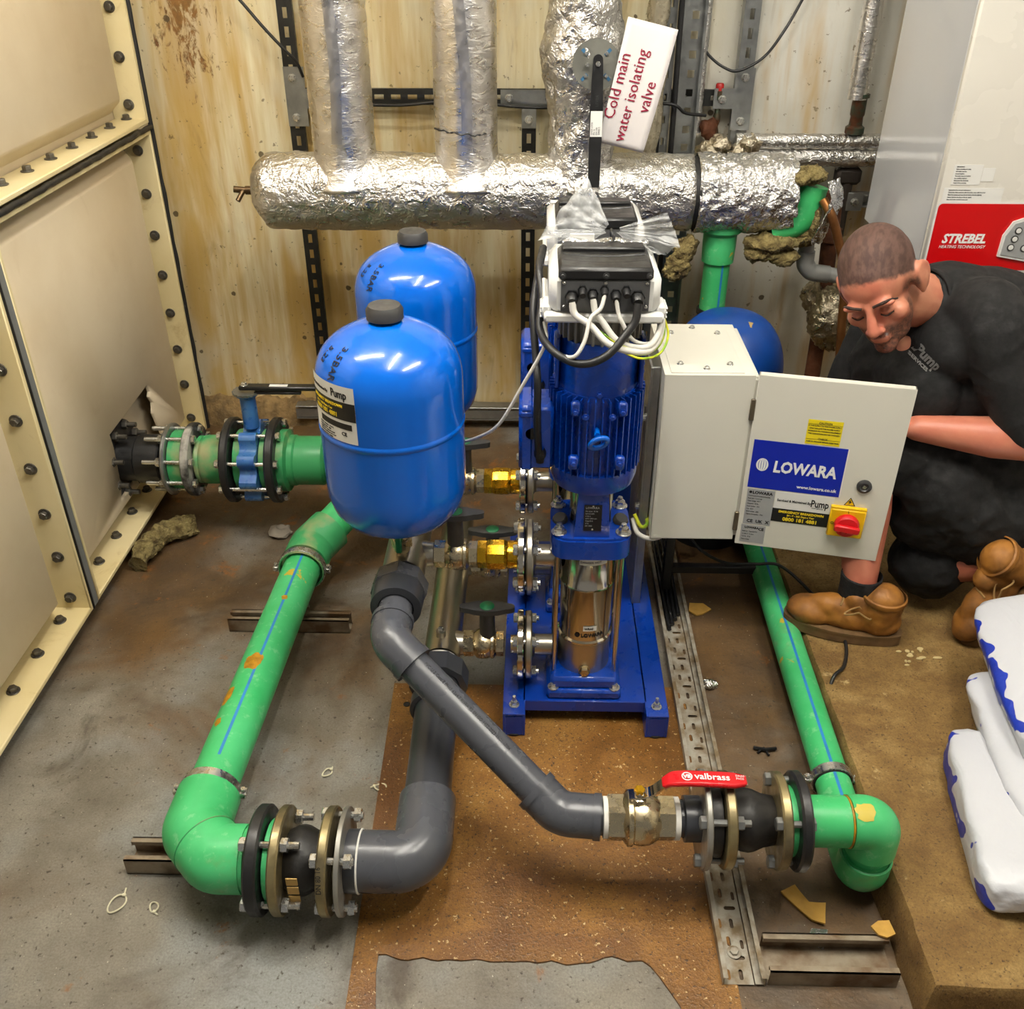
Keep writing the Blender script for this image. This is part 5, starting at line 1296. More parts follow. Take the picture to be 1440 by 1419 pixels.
b.build('cabinet_body', M_CAB, cb)
tp_ = B().box(((x0 + x1) / 2 - .004, (y0 + y1) / 2, z1 + .0012), (.160, y1 - y0 - .022, .0024), .0008).build('gland_lid', M_CAB, cb)
for sx in (-.055, .0, .055):
    for sy in ((-.12, .12) if sx == 0 else (-.095, .085)): put(bolt_mesh(M_ZINC, .006, .0045, washer=.008), 'lid_screw', tp_, ((x0 + x1) / 2 - .004 + sx, (y0 + y1) / 2 + sy, z1 + .0024))
B().box((x0 + .012, (y0 + y1) / 2, (z0 + z1) / 2), (.002, y1 - y0 - .05, z1 - z0 - .05)).build('mounting_plate', M_GALV, cb)
b = B()
for i in range(3): b.box((x0 + .045, y0 + .07 + i * .08, z1 - .12), (.06, .05, .09), .004)
b.build('breaker', M_PLATEGREY, cb)
B().box((x0 + .025, (y0 + y1) / 2, z0 + .10), (.02, .2, .05), .002).build('terminal_rail', M_GREYPL, cb)
dx = V((.977, -.213, 0)).normalized(); DW, DH = .324, .440
dmx = mx_of(V((.493, 1.9105, .298)), dx, (0, 0, 1))
b = B(); b.box((DW / 2, DH / 2, -.001), (DW, DH, .003), .001, dmx)
for c, s in (((DW / 2, DH - .0015, -.009), (DW, .003, .018)), ((DW / 2, .0015, -.009), (DW, .003, .018)), ((.0015, DH / 2, -.009), (.003, DH, .018)), ((DW - .0015, DH / 2, -.009), (.003, DH, .018))): b.box(c, s, .0008, dmx)
door = b.build('door', M_CAB, cb)
for v in (.062, .355):
    B().box((-.004, v, -.001), (.011, .052, .007), .002, dmx).build('hinge', M_HINGE, cb)
D = lambda u, v, w_=.0006: dmx @ M.Translation((u, v, w_))
plate('brand_label', M_BLUELAB, door, D(.010, .160), .203, .124, .0006)
b = B(); b.prism([(.2055, 0), (.203, 0), (.203, .124), (.2055, .124)], D(.010, .160), .0006); b.build('label_edge', M_LABELW, door)
text('LOWARA', .040, M_INKW, door, D(.060, .207, .0014), bold=.0014, shear=.08, sx=.80)
b = B()                                        # striped globe mark
cx_, cy_, rr_ = .036, .222, .0165
for k in range(5):
    o0 = -1 + k * .4; pts = []
    for j in range(17):
        a = PI * (j / 16 - .5); pts.append((cx_ + rr_ * (o0 * .95 + .0) * math.cos(a) * .9 , cy_ + rr_ * math.sin(a) * 1.0))
    for j in range(16, -1, -1):
        a = PI * (j / 16 - .5); pts.append((cx_ + rr_ * (o0 * .95 + .25) * math.cos(a) * .9 + .0006, cy_ + rr_ * math.sin(a) * .98))
    b.prism(pts, D(0, 0, .0013), .0004)
b.build('globe_mark', M_INKW, door)
text('www.lowara.co.uk', .0115, M_INKW, door, D(.205, .171, .0014), align='RIGHT', bold=.0002)
plate('caution_label', M_YELLAB, door, D(.118, .2875), .074, .060, .0005)
for i, l in enumerate(('CAUTION', 'IF THE SUPPLY TO THE POWER SUPPLY', 'ONLY ISOLATE THE POWER SUPPLY', 'WORKING ON THE MAIN EQUIPMENT', 'THE CAPACITORS MAY BE CHARGED', '', 'CHECK', 'FUSE OR BREAKER BEFORE RESETTING')):
    text(l, .0062 if i in (0, 6) else .0040, M_INKK, door, D(.155, .3385 - i * .0065, .0012), align='CENTER', bold=.0001)
for v in (.337, .300): B().prism([(0, 0), (.072, 0), (.072, .0006), (0, .0006)], D(.119, v, .0011), .0003).build('label_rule', M_INKK, door)
plate('rating_plate', M_LABELS, door, D(.012, .060), .062, .096, .0005)
text('LOWARA', .0105, M_INKK, door, D(.024, .1435, .0012), bold=.0004)
B().disc(D(.0195, .1475, .0012) @ V((0, 0, 0)), (-.213, -.977, 0), .0035, .0004, n=16, ch=.0001).build('globe_mark', M_INKK, door)
for i, l in enumerate(('Control panel for pressure boosting', 'Panel type   2 pump set', 'Rated voltage   400 V', 'Frequency   50 Hz', 'Rated current   16 A', 'Fuse   20 A', 'Serial number   2023', 'Degree of protection   IP 54')):
    text(l, .0042, M_INKK, door, D(.0155, .1365 - i * .0072, .0012), sx=.8)
text('CE  UK  X', .0115, M_INKK, door, D(.020, .065, .0012), bold=.0003)
plate('rating_plate', M_LABELS, door, D(.010, .008), .056, .049, .0005)
text('LOWARA', .0075, M_INKK, door, D(.018, .0475, .0012), bold=.0003); text('CE', .010, M_INKK, door, D(.050, .0445, .0012), bold=.0003)
for i, l in enumerate(('Code 23   Type GHV20', 'Un 400 V   In 16 A', 'f 50 Hz   IP 54', 'Made in Italy')): text(l, .0042, M_INKK, door, D(.0135, .0375 - i * .0075, .0012), sx=.85)
plate('service_label', M_LABELW, door, D(.076, .112), .130, .045, .0005)
text('Serviced & Maintained By:', .0085, M_INKK, door, D(.081, .1315, .0012), bold=.0002, sx=.86)
text('Pump', .026, M_INKK, door, D(.156, .1265, .0012), bold=.0006, sx=.68)
text('PUMP SERVICES', .0036, M_INKK, door, D(.160, .1215, .0012))
plate('service_label', M_LABELK, door, D(.074, .076), .132, .036, .0006)
text('EMERGENCY BREAKDOWN', .0082, M_INKY, door, D(.139, .1015, .0013), align='CENTER', bold=.0003)
text('24 - 7 - 365 Days a Year', .0062, M_INKY, door, D(.139, .0935, .0013), align='CENTER', bold=.0002)
text('0800 181 4881', .0130, M_INKY, door, D(.139, .0805, .0013), align='CENTER', bold=.0004)
b = B(); b.box((.240, .098, .006), (.078, .074, .012), .003, dmx); b.box((.240, .137, .005), (.078, .006, .010), .001, dmx); b.build('isolator_plate', M_YEL, door)
mk = dmx @ M.Translation((.2405, .098, .012))
b = B(); b.lathe([(.027, 0), (.028, .003), (.027, .012), (.024, .016), (0, .017)], mk @ V((0, 0, 0)), (-.213, -.977, 0), 40)
b.build('isolator_knob', M_RED, door)
b = B(); b.box((0, -.001, .021), (.056, .017, .012), .004, mk @ M.Rotation(rad(-4), 4, 'Z')); b.build('knob_grip', M_RED, door)
text('O', .010, M_INKK, door, D(.2045, .095, .0135)); text('I', .010, M_INKK, door, D(.2385, .1275, .0135))
tri = [(-.0125, 0), (.0125, 0), (0, .0215)]
B().prism(tri, D(.240, .1415), .0005).build('warning_triangle', M_INKK, door)
B().prism([(x * .78, y * .78 + .0016) for x, y in tri], D(.240, .1415, .0011), .0003).build('warning_triangle', M_YEL, door)
B().prism([(.001, .0165), (-.0045, .0085), (-.0005, .0092), (-.003, .003), (.0045, .0110), (.0008, .0103)], D(.240, .1415, .0015), .0003).build('lightning_mark', M_INKK, door)
B().lathe([(0, .0), (.0165, 0), (.0165, .004), (.013, .0065), (.010, .007), (.008, .0045), (0, .0045)], dmx @ V((.262, .196, .0005)), (-.213, -.977, 0), 32).build('lock', M_GREYPL, door)
B().prism([(-.004, -.002), (.003, -.005), (.005, .001), (-.001, .005)], D(.262, .196, .0052), .001).build('lock_insert', M_ZINC, door)
# stand
sd = thing('cabinet_stand', 'galvanised stand with a black steel leg under the white control cabinet', 'stand', (.35, 2.1, 0))
b = B(); b.box((.268, 2.06, .40), (.006, .20, .66), .001); b.box((.276, 1.965, .40), (.022, .006, .66), .001); b.build('side_plate', M_GALV, sd)
b = B(); b.prism([(0, 0), (.10, 0), (.018, .30), (0, .30)], mx_of(V((.262, 1.99, .32)), (0, 1, 0), (0, 0, 1)), .003); b.build('gusset', M_GALV, sd)
for z in (.36, .60): put(bolt_mesh(M_ZINC, .008, .007, washer=.011), 'stand_bolt', sd, (.265, 1.975, z), (-1, 0, 0))
b = B(); b.box((.373, 2.10, .154), (.024, .024, .308), .002); b.box((.52, 2.10, .085), (.30, .022, .022), .002); b.box((.655, 2.10, .045), (.024, .024, .085), .002); b.build('leg', pm('black_angle_iron', C(26, 25, 24), .5), sd)
cable('conduit_loop', [(.250, 1.95, .34), (.262, 1.925, .312), (.30, 1.925, .298), (.345, 1.96, .30), (.36, 2.02, .302)], .006, M_WIREW, 'white cable loop hanging under the left corner of the control cabinet')
cable('conduit_loop', [(.252, 1.945, .355), (.268, 1.93, .329), (.285, 1.95, .325), (.284, 2.0, .34)], .0045, M_WIREY, 'yellow wire loop at the lower left corner of the control cabinet')
cable('floor_cable', [(.372, 2.13, .30), (.385, 2.115, .24), (.41, 2.085, .21), (.45, 2.06, .17), (.52, 2.07, .125), (.60, 2.07, .122), (.66, 2.06, .125), (.72, 1.98, .105), (.755, 1.86, .100), (.76, 1.78, .100), (.735, 1.70, .100), (.70, 1.66, .10), (.682, 1.62, .06), (.68, 1.56, .006)], .0042, M_WIREB, 'thin black cable trailing over the green pipe towards the boot')
# ---------------------------------------------------------------- perforated cable tray on the floor
M_TRAY = pm('dirty_galvanised_tray', C(170, 164, 150), .5, .3, .4, 26, col2=C(122, 104, 76))
ft = thing('cable_tray', 'dirty perforated steel cable tray running along the floor', 'cable tray', (.383, 1.6, 0))
def slot_poly(cx, cy, l, w_, along):
    pts = []
    for s in (1, -1):
        for k in range(5):
            a = rad(-90 + 45 * k) if s > 0 else rad(90 + 45 * k)
            pts.append((s * (l / 2 - w_ / 2) + w_ / 2 * math.cos(a), w_ / 2 * math.sin(a)))
    return [(cx + (p[1] if along else p[0]), cy + (p[0] if along else p[1])) for p in pts]
def tray_cell():
    W2, L = .054, .10
    outer = [(0, 0), (W2, 0), (W2, L), (0, L)]
    holes = [slot_poly(.012, .018, .020, .007, True), slot_poly(.034, .018, .020, .007, True), slot_poly(.036, .050, .022, .008, False), slot_poly(.023, .082, .020, .007, True), slot_poly(.046, .076, .018, .006, True)]
    tris = geometry.tessellate_polygon([[V((x, y, 0)) for x, y in lp] for lp in [outer] + holes])
    fl = [p for lp in [outer] + holes for p in lp]; n_ = len(fl)
    vs = [V((x, y, .0045)) for x, y in fl]
    fs = []
    for q in tris:
        a, b_, c = [fl[i] for i in q]; ar = (b_[0] - a[0]) * (c[1] - a[1]) - (c[0] - a[0]) * (b_[1] - a[1]); fs.append(tuple(q) if ar > 0 else tuple(q)[::-1])
    return vs, fs
vs, fs = tray_cell(); b = B()
for i in range(14): b.add([p + V((.347, .975 + i * .1, 0)) for p in vs], fs)
b.build('perforated_base', M_TRAY, ft, smooth=False)
b = B(); b.box((.3465, 1.675, .012), (.002, 1.40, .022)); b.box((.350, 1.675, .0225), (.008, 1.40, .002)); b.build('side_wall', M_TRAY, ft, smooth=False)
b = B(); b.box((.419, 1.675, .012), (.002, 1.40, .022)); b.box((.4155, 1.675, .0225), (.008, 1.40, .002)); b.box((.411, 1.675, .0055), (.016, 1.40, .002)); b.build('side_wall', M_TRAY, ft, smooth=False)
put(bolt_mesh(M_TRAY, .008, .005, washer=.013), 'tray_bolt', ft, (.376, 1.035, .005))
for i in range(4):
    cable('tray_cable', [(.362 + i * .012, 2.5, .1), (.36 + i * .012, 2.30, .035), (.362 + i * .011, 2.05, .016), (.365 + i * .010, 1.93 + i * .02, .012)], .005, M_WIREB, ('black cable lying in the floor tray, leftmost of four', 'black cable lying in the floor tray, second from the left', 'black cable lying in the floor tray, third from the left', 'black cable lying in the floor tray, rightmost of four')[i])
# ---------------------------------------------------------------- clear film and folded pouch tied over the rear drive
def film_material():
    n = N('clear_film')
    return n.out(Base_Color=C(236, 238, 238), Roughness=.18, Alpha=n.map(n.noise(30, 3), .3, .7, .22, .50), Specular_IOR_Level=.7)
M_FILM = film_material()
pf = thing('plastic_wrap', 'clear plastic wrap gathered with a black tie over the rear pump drive', 'plastic wrap', (.15, 1.79, 1.06))
def tri_sheet(A, Bc, Cc, seed, bow):
    A, Bc, Cc = V(A), V(Bc), V(Cc); nn = (Bc - A).cross(Cc - A).normalized()
    def g(u, v):
        p = A.lerp(Bc, u) * (1 - v) + Cc.lerp(A.lerp(Bc, u), .12) * v
        k = noise.fractal(V((u * 4, v * 3, seed)), 1, 2, 3)
        return p + nn * (.016 * k * (1 - v * .6) + bow * math.sin(u * PI) * (1 - v) + .004 * math.sin(u * 26) * (1 - v))
    return B().grid(g, 40, 24)
tri_sheet((.102, 1.83, 1.168), (.008, 1.76, 1.070), (.145, 1.765, 1.090), 2, .012).build('left_sheet', M_FILM, pf, ang=180)
tri_sheet((.02, 1.77, 1.085), (.06, 1.735, 1.066), (.145, 1.765, 1.090), 5, .012).build('lower_sheet', M_FILM, pf, ang=180)
tri_sheet((.242, 1.75, 1.128), (.268, 1.73, 1.070), (.147, 1.763, 1.092), 8, .015).build('right_sheet', M_FILM, pf, ang=180)
tri_sheet((.268, 1.73, 1.070), (.20, 1.725, 1.055), (.147, 1.763, 1.092), 9, .01).build('right_sheet', M_FILM, pf, ang=180)
b = B(); b.tube([(.055 + i * .012, 1.745, 1.074 + .003 * math.sin(i)) for i in range(14)], [.006 + .004 * math.sin(PI * i / 13) for i in range(14)], 14, flat=.6); b.crumple(.002, 60, 2, True); b.build('rolled_edge', M_FOIL2, pf)
b = B(); b.torus((.147, 1.755, 1.078), (1, .1, .2), .016, .0028, 24, 8); b.tube([(.147, 1.74, 1.085), (.145, 1.728, 1.065)], .0025, 8); b.build('cable_tie', M_BLACK, pf)
B().box((.09, 1.748, 1.083), (.045, .004, .012), .001).build('folded_paper', M_LABELW, pf)
# ---------------------------------------------------------------- white plastic packs on the plinth
def pack_material(name, seed, x_lo):
    n = N(name); X, Y, Z = n.xyz()
    nz = n.noise(13, 2, .5, vec=n.n('Mapping', Vector=n.co, Location=(seed, seed * 1.7, 0)))
    edge = n.math('ADD', nz, n.map(X, x_lo + .045, x_lo - .01, 0, .24))
    col = n.mix(n.map(edge, .735, .745), C(206, 208, 214), C(30, 56, 170))
    return n.out(Base_Color=col, Roughness=.35, Normal=n.bump(n.math('ADD', n.noise(14, 3, vec=n.scaled(1, .5, 1), dist=1.0), n.math('MULTIPLY', n.noise(40, 3), .3)), .5, .012))
def pack(loc, size, rot, seed, label):
    b = B(); sx, sy, sz = [q / 2 for q in size]; NU, NV = 56, 40
    for i in range(NU + 1):
        t = -PI / 2 + PI * i / NU
        for k in range(NV):
            a = 2 * PI * k / NV
            e = .30; f = lambda v, p: math.copysign(abs(v) ** p, v)
            p = V((sx * f(math.cos(a), e) * f(math.cos(t), .16), sy * f(math.sin(t), .55), sz * f(math.sin(a), e) * f(math.cos(t), .55)))
            q = noise.fractal(V((p.x * 9, p.y * 5, p.z * 9 + seed)), 1, 2, 3)
            cr = 1 - 2.2 * abs(noise.fractal(V((p.x * 16 + p.y * 7, p.y * 5 - p.x * 4, p.z * 14 + seed * 3)), 1, 2, 3))
            b.v.append(p * (1 + .04 * q + .028 * cr))
    b.f = [(i * NV + k, i * NV + (k + 1) % NV, (i + 1) * NV + (k + 1) % NV, (i + 1) * NV + k)[::-1] for i in range(NU) for k in range(NV)]; b.mi = [0] * len(b.f)
    me = b.mesh('plastic_pack', ang=180); me.materials.append(pack_material('printed_white_plastic', seed, -sx))
    bm = bmesh.new(); bm.from_mesh(me); bmesh.ops.remove_doubles(bm, verts=bm.verts, dist=.0008); bmesh.ops.recalc_face_normals(bm, faces=bm.faces); bm.to_mesh(me); bm.free()
    o = link('plastic_pack', me); o.location = loc; o.rotation_euler = rot; OFF[o.name] = V(loc)
    tag(o, label, 'pack', 'white plastic packs on the plinth'); return o
pk1 = pack((.955, 1.235, .146), (.26, .40, .095), (0, rad(-7), rad(-9)), 1, 'white plastic pack lying lowest and nearest of the stacked packs')
pk2 = pack((1.045, 1.355, .215), (.27, .40, .075), (rad(2), rad(-20), rad(-6)), 4, 'white plastic pack with blue drops, between the lowest and the top pack')
pk3 = pack((1.10, 1.48, .292), (.30, .44, .085), (rad(3), rad(-20), rad(-8)), 9, 'white plastic pack on top of the stack at the right edge')
m4 = pk2.matrix_basis
# ---------------------------------------------------------------- small litter
def tie_loop(x, y, rz, s, tail, label):
    b = B(); b.tube([V((x + s * math.cos(a) * math.cos(rz) - s * .7 * math.sin(a) * math.sin(rz), y + s * math.cos(a) * math.sin(rz) + s * .7 * math.sin(a) * math.cos(rz), .0025 + .002 * math.sin(a * 2))) for a in [2 * PI * i / 22 for i in range(23)]], .0017, 6)
    b.box((x + s * math.cos(rz), y + s * math.sin(rz), .0035), (.007, .006, .005), .001)
    b.tube([(x + s * math.cos(rz), y + s * math.sin(rz), .003), (x + s * math.cos(rz) + tail * math.cos(rz + .5), y + s * math.sin(rz) + tail * math.sin(rz + .5), .002)], .0017, 6)
    tag(b.build('cable_tie_offcut', pm('nylon_cable_tie', C(222, 216, 186), .45) if 'nylon_cable_tie' not in bpy.data.materials else bpy.data.materials['nylon_cable_tie']), label, 'cable tie', 'cable tie loops on the floor')
tie_loop(-.770, 1.110, 1.2, .020, .016, 'larger cable tie loop on the floor, bottom left')
tie_loop(-.697, 1.105, -1.2, .011, .010, 'small cable tie loop right of the larger one, bottom left')
tie_loop(-.433, 1.439, .9, .012, .008, 'cable tie loop on the grey floor left of the stained pad')
tie_loop(-.312, 1.402, 3.0, .013, .009, 'cable tie loop at the left edge of the stained pad')
def scrap(name, poly, x, y, rz, mat, label, cat, th=.004, curl=.006, z=0.0, sc=1.0):
    b = B(); mx = M.Translation((x, y, z + .0015)) @ M.Rotation(rz, 4, 'Z')
    b.prism([(px * sc, py * sc) for px, py in poly], mx, th)
    bm = bmesh.new(); me = b.mesh(name, ang=40); bm.from_mesh(me); bmesh.ops.subdivide_edges(bm, edges=bm.edges, cuts=3, use_grid_fill=True)
    c = V((x, y, 0))
    for v in bm.verts: v.co.z += curl * (((v.co - c).xy.length / .04) ** 2) * (.5 + .5 * noise.noise(v.co * 30))
    bm.to_mesh(me); bm.free(); me.materials.append(mat)
    o = link(name, me); OFF[o.name] = V(); return tag(o, label, cat)
M_CARD = pm('torn_yellow_board', C(204, 158, 72), .75, 0, .2, 30)
scrap('board_scrap', [(-.035, .030), (-.004, .042), (.012, .006), (.042, .0), (.024, -.045), (.004, -.032)], .524, 1.134, .1, M_CARD, 'largest torn piece of yellow board on the floor below the right elbow', 'scrap')
scrap('board_scrap', [(-.018, .01), (.0, .018), (.02, .015), (.018, -.012), (.0, -.016), (-.012, -.008)], .640, 1.058, .2, M_CARD, 'small torn piece of yellow board on the end of the steel channel', 'scrap', z=.041)
scrap('board_scrap', [(-.03, .02), (.005, .03), (.03, .012), (.012, -.012), (-.004, -.024), (-.026, -.012)], .455, 2.02, -.3, M_CARD, 'torn piece of yellow board on the floor below the control cabinet', 'scrap')
b_ = scrap('metal_offcut', [(-.025, .0), (-.002, .022), (.026, .014), (.0, -.022)], .534, 1.066, .2, M_ZINC, 'small perforated metal offcut on the floor beside the channel', 'offcut', .002, .002)
for q in ((-.008, .002), (.004, .008), (.008, -.004), (-.002, -.010)): B().disc((.534 + q[0], 1.066 + q[1], .0042), (0, 0, 1), .0032, .0005, n=10, ch=.0001).build('punched_hole', M_LABELK, b_)
b = B(); b.tube([(.505, 1.53, .006), (.53, 1.522, .008), (.555, 1.528, .006)], .004, 6); b.tube([(.512, 1.515, .005), (.528, 1.53, .006), (.535, 1.508, .005)], .003, 6)
tag(b.build('dark_debris', M_LABELK), 'dark twisted scrap on the floor between tray and right pipe', 'scrap')
b = B(); b.ell((.437, 1.73, .008), (.018, .012, .008), None, 16, 10); b.crumple(.005, 80, 2, True); tag(b.build('crumpled_foil', M_FOIL2), 'crumpled bit of foil beside the floor cable tray', 'foil')
b = B(); b.tube(smooth_path([(-1.10, 2.16, .03), (-1.09, 2.24, .045), (-1.055, 2.32, .04), (-1.0, 2.37, .03)], 8), .030, 24); b.crumple(.012, 30, 3); b.crumple(.006, 70, 4)
tag(b.build('lagging_offcut', M_WOOL), 'piece of old mineral wool lagging lying under the tank outlet', 'lagging')
for i, (x, y, s_) in enumerate(((.905, 1.74, .030), (.975, 1.735, .012))):
    b = B()
    for k in range(14 if i == 0 else 1):
        b.ell((x + rnd.uniform(-1, 1) * s_, y + rnd.uniform(-1, 1) * s_, .095), (rnd.uniform(.003, .009) + (i * .004), rnd.uniform(.003, .007), .003), None, 8, 5)
    o = b.build('plaster_crumbs' if i == 0 else 'plaster_chip', pm('pale_plaster', C(204, 184, 132), .9)); tag(o, ('scatter of pale plaster crumbs on the plinth near the boot', 'single pale chip on the plinth right of the crumbs')[i], 'debris', kind='stuff' if i == 0 else None)
b = B(); b.ell((-.745, 2.36, .012), (.035, .03, .014), None, 16, 10); b.crumple(.010, 60, 2); tag(b.build('plaster_lump', pm('grey_plaster', C(150, 140, 126), .9)), 'grey plaster lump on the floor under the butterfly valve', 'debris')
# ---------------------------------------------------------------- the man crouching at the cabinet
from mathutils.bvhtree import BVHTree
def remesh(b, voxel, smooth=4, name='body'):
    """voxel union of overlapping closed shapes, smoothed: one continuous skin"""
    me = b.mesh('tmp', ang=180); ob = bpy.data.objects.new('tmp', me); COL.objects.link(ob)
    m = ob.modifiers.new('r', 'REMESH'); m.mode = 'VOXEL'; m.voxel_size = voxel; m.use_smooth_shade = True
    s = ob.modifiers.new('s', 'SMOOTH'); s.iterations = smooth; s.factor = .5
    bpy.context.view_layer.update()
    out = bpy.data.meshes.new_from_object(ob.evaluated_get(bpy.context.evaluated_depsgraph_get()))
    out.name = name; out.materials.clear()
    bpy.data.objects.remove(ob); bpy.data.meshes.remove(me)
    out.polygons.foreach_set('use_smooth', [True] * len(out.polygons)); return out
def ripple(me, fn, off=None):
    """move every vertex along its own normal by fn(point), then shift by -off"""
    ps = [v.co.copy() for v in me.vertices]; ns = [v.normal.copy() for v in me.vertices]; o = off or V(); fl = []
    for p, q in zip(ps, ns): fl += list(p + q * fn(p) - o)
    me.vertices.foreach_set('co', fl); me.update()
def capsule(b, p0, p1, r0, r1, n=20, flat=1., up=None):
    p0, p1 = V(p0), V(p1); d = (p1 - p0); L = d.length; d.normalize(); pts = []; rs = []
    for k in range(6):
        a = PI / 2 * k / 5; pts.append(p0 - d * r0 * math.cos(a)); rs.append(max(.0005, r0 * math.sin(a)))
    for k in range(1, 6): pts.append(p0.lerp(p1, k / 6)); rs.append(r0 + (r1 - r0) * k / 6)
    for k in range(6):
        a = PI / 2 * k / 5; pts.append(p1 + d * r1 * math.sin(a)); rs.append(max(.0005, r1 * math.cos(a)))
    b.tube(pts, rs, n, True, up, flat)
def limb(b, pts, rs):
    for i in range(len(pts) - 1): capsule(b, pts[i], pts[i + 1], rs[i], rs[i + 1])
man = thing('person', 'man in black polo shirt and shorts with tan boots, crouching behind the open cabinet door', 'person', (1.0, 1.98, .092))
HC = V((.742, 2.00, .908))
cR, cU, cC = V((1, .022, 0)).normalized(), V((-.011, .532, .847)), V((-.331, -.894, .304)).normalized()
HU = (cR * -.28 + cU * .74 + cC * .56).normalized()
HF = (cR * -.25 + cU * -.66 + cC * .66); HF = (HF - HU * HF.dot(HU)).normalized()
HX = HF.cross(HU)
HM = M(((HX.x, HF.x, HU.x, HC.x), (HX.y, HF.y, HU.y, HC.y), (HX.z, HF.z, HU.z, HC.z), (0, 0, 0, 1)))
HI = HM.inverted(); W = lambda p: HI @ V(p)          # world point -> head frame; the body mesh is kept in the head frame
b = B()
for c, r in (((0, -.020, .036), (.077, .098, .088)), ((0, .018, .032), (.067, .070, .070)), ((0, .026, -.045), (.060, .060, .076)), ((0, .034, -.086), (.049, .047, .034)), ((0, .072, -.104), (.025, .020, .019)),
             ((-.041, .054, -.030), (.024, .026, .022)), ((.041, .054, -.030), (.024, .026, .022)), ((-.030, .083, .013), (.026, .012, .009)), ((.030, .083, .013), (.026, .012, .009)), ((0, .082, .006), (.016, .011, .012)),
             ((-.031, .076, -.010), (.015, .012, .009)), ((.031, .076, -.010), (.015, .012, .009)), ((-.012, .098, -.046), (.010, .011, .009)), ((.012, .098, -.046), (.010, .011, .009)),
             ((0, .088, -.069), (.024, .010, .0055)), ((0, .086, -.079), (.021, .010, .007))): b.ell(c, r, None, 24, 16)
capsule(b, (0, .090, .0), (0, .110, -.040), .0085, .0125)
for s in (-1, 1):
    em = M.Rotation(rad(s * 18), 3, 'Z')
    b.ell((s * .082, -.016, -.006), (.011, .024, .036), em, 16, 12); b.ell((s * .080, -.010, -.034), (.006, .010, .012), em, 12, 8); b.torus((s * .085, -.018, .0), (1, s * .3, 0), .021, .0075, 20, 8)
NB = (.935, 2.11, .83)
capsule(b, (0, -.030, -.055), W(NB), .056, .066)
SH_L, SH_R = V((1.00, 1.965, .825)), V((.905, 2.285, .775))
EL_L, WR_L = V((1.112, 1.885, 0.594)), V((0.866, 1.925, 0.605))
EL_R, WR_R = V((.82, 2.31, .46)), V((.65, 2.14, .50))
SP = [V((.95, 2.12, .80)), V((1.06, 2.13, .755)), V((1.18, 2.13, .67)), V((1.30, 2.12, .53))]
limb(b, [W(p) for p in SP], [.105, .125, .12, .125])
limb(b, [W(SH_L), W(EL_L)], [.055, .046]); capsule(b, W(EL_L), W(EL_L.lerp(WR_L, .35)), .044, .047); capsule(b, W(EL_L.lerp(WR_L, .35)), W(WR_L), .047, .029)
limb(b, [W(SH_R), W(EL_R), W(WR_R)], [.055, .046, .030])
capsule(b, W(SH_L), W(SH_R), .06, .06)
def hand(wr, d, side):
    """palm, four bent fingers of unequal length and a thumb from the palm's side"""
    d = V(d).normalized(); up = V((0, 0, 1)); x = d.cross(up).normalized() * side; u = x.cross(d) * side
    pc = wr + d * .045
    for k in (-1, 0, 1): capsule(b, W(wr + x * k * .012), W(wr + d * .075 + x * k * .024), .017, .016, 14)
    for k, l in ((-1.5, .062), (-.5, .075), (.5, .080), (1.5, .070)):
        p0 = wr + d * .080 + x * k * .0185; p1 = p0 + d * l * .5 - u * .008; p2 = p1 + d * l * .3 - u * .022; p3 = p2 + d * l * .1 - u * .022
        limb(b, [W(p0), W(p1), W(p2), W(p3)], [.0095, .0088, .0082, .007])
    t0 = wr + d * .025 + x * .026; t1 = t0 + d * .03 + x * .024 - u * .006; t2 = t1 + d * .030 + x * .004 - u * .012
    limb(b, [W(t0), W(t1), W(t2)], [.0125, .0105, .009])
hand(WR_L, (-1, .16, .10), 1); hand(WR_R, (-.8, -.5, .1), -1)
HP1, KN1, AN1 = V((1.27, 2.03, .46)), V((.80, 1.985, .50)), V((.792, 1.855, .205))
HP2, KN2, AN2 = V((1.29, 2.17, .44)), V((1.00, 1.97, .215)), V((1.165, 1.865, .285))
limb(b, [W(HP1), W(KN1)], [.085, .062]); capsule(b, W(KN1), W(KN1.lerp(AN1, .4)), .056, .058); capsule(b, W(KN1.lerp(AN1, .4)), W(AN1), .058, .038)
limb(b, [W(HP2), W(KN2), W(AN2)], [.085, .060, .042]); capsule(b, W(AN1), W(AN1 + V((0, 0, -.07))), .038, .036); capsule(b, W(AN2), W(AN2 + V((-.02, -.02, -.05))), .040, .036)
b.ell(W((.872, 2.06, .735)), (.038, .038, .042), None, 16, 12)
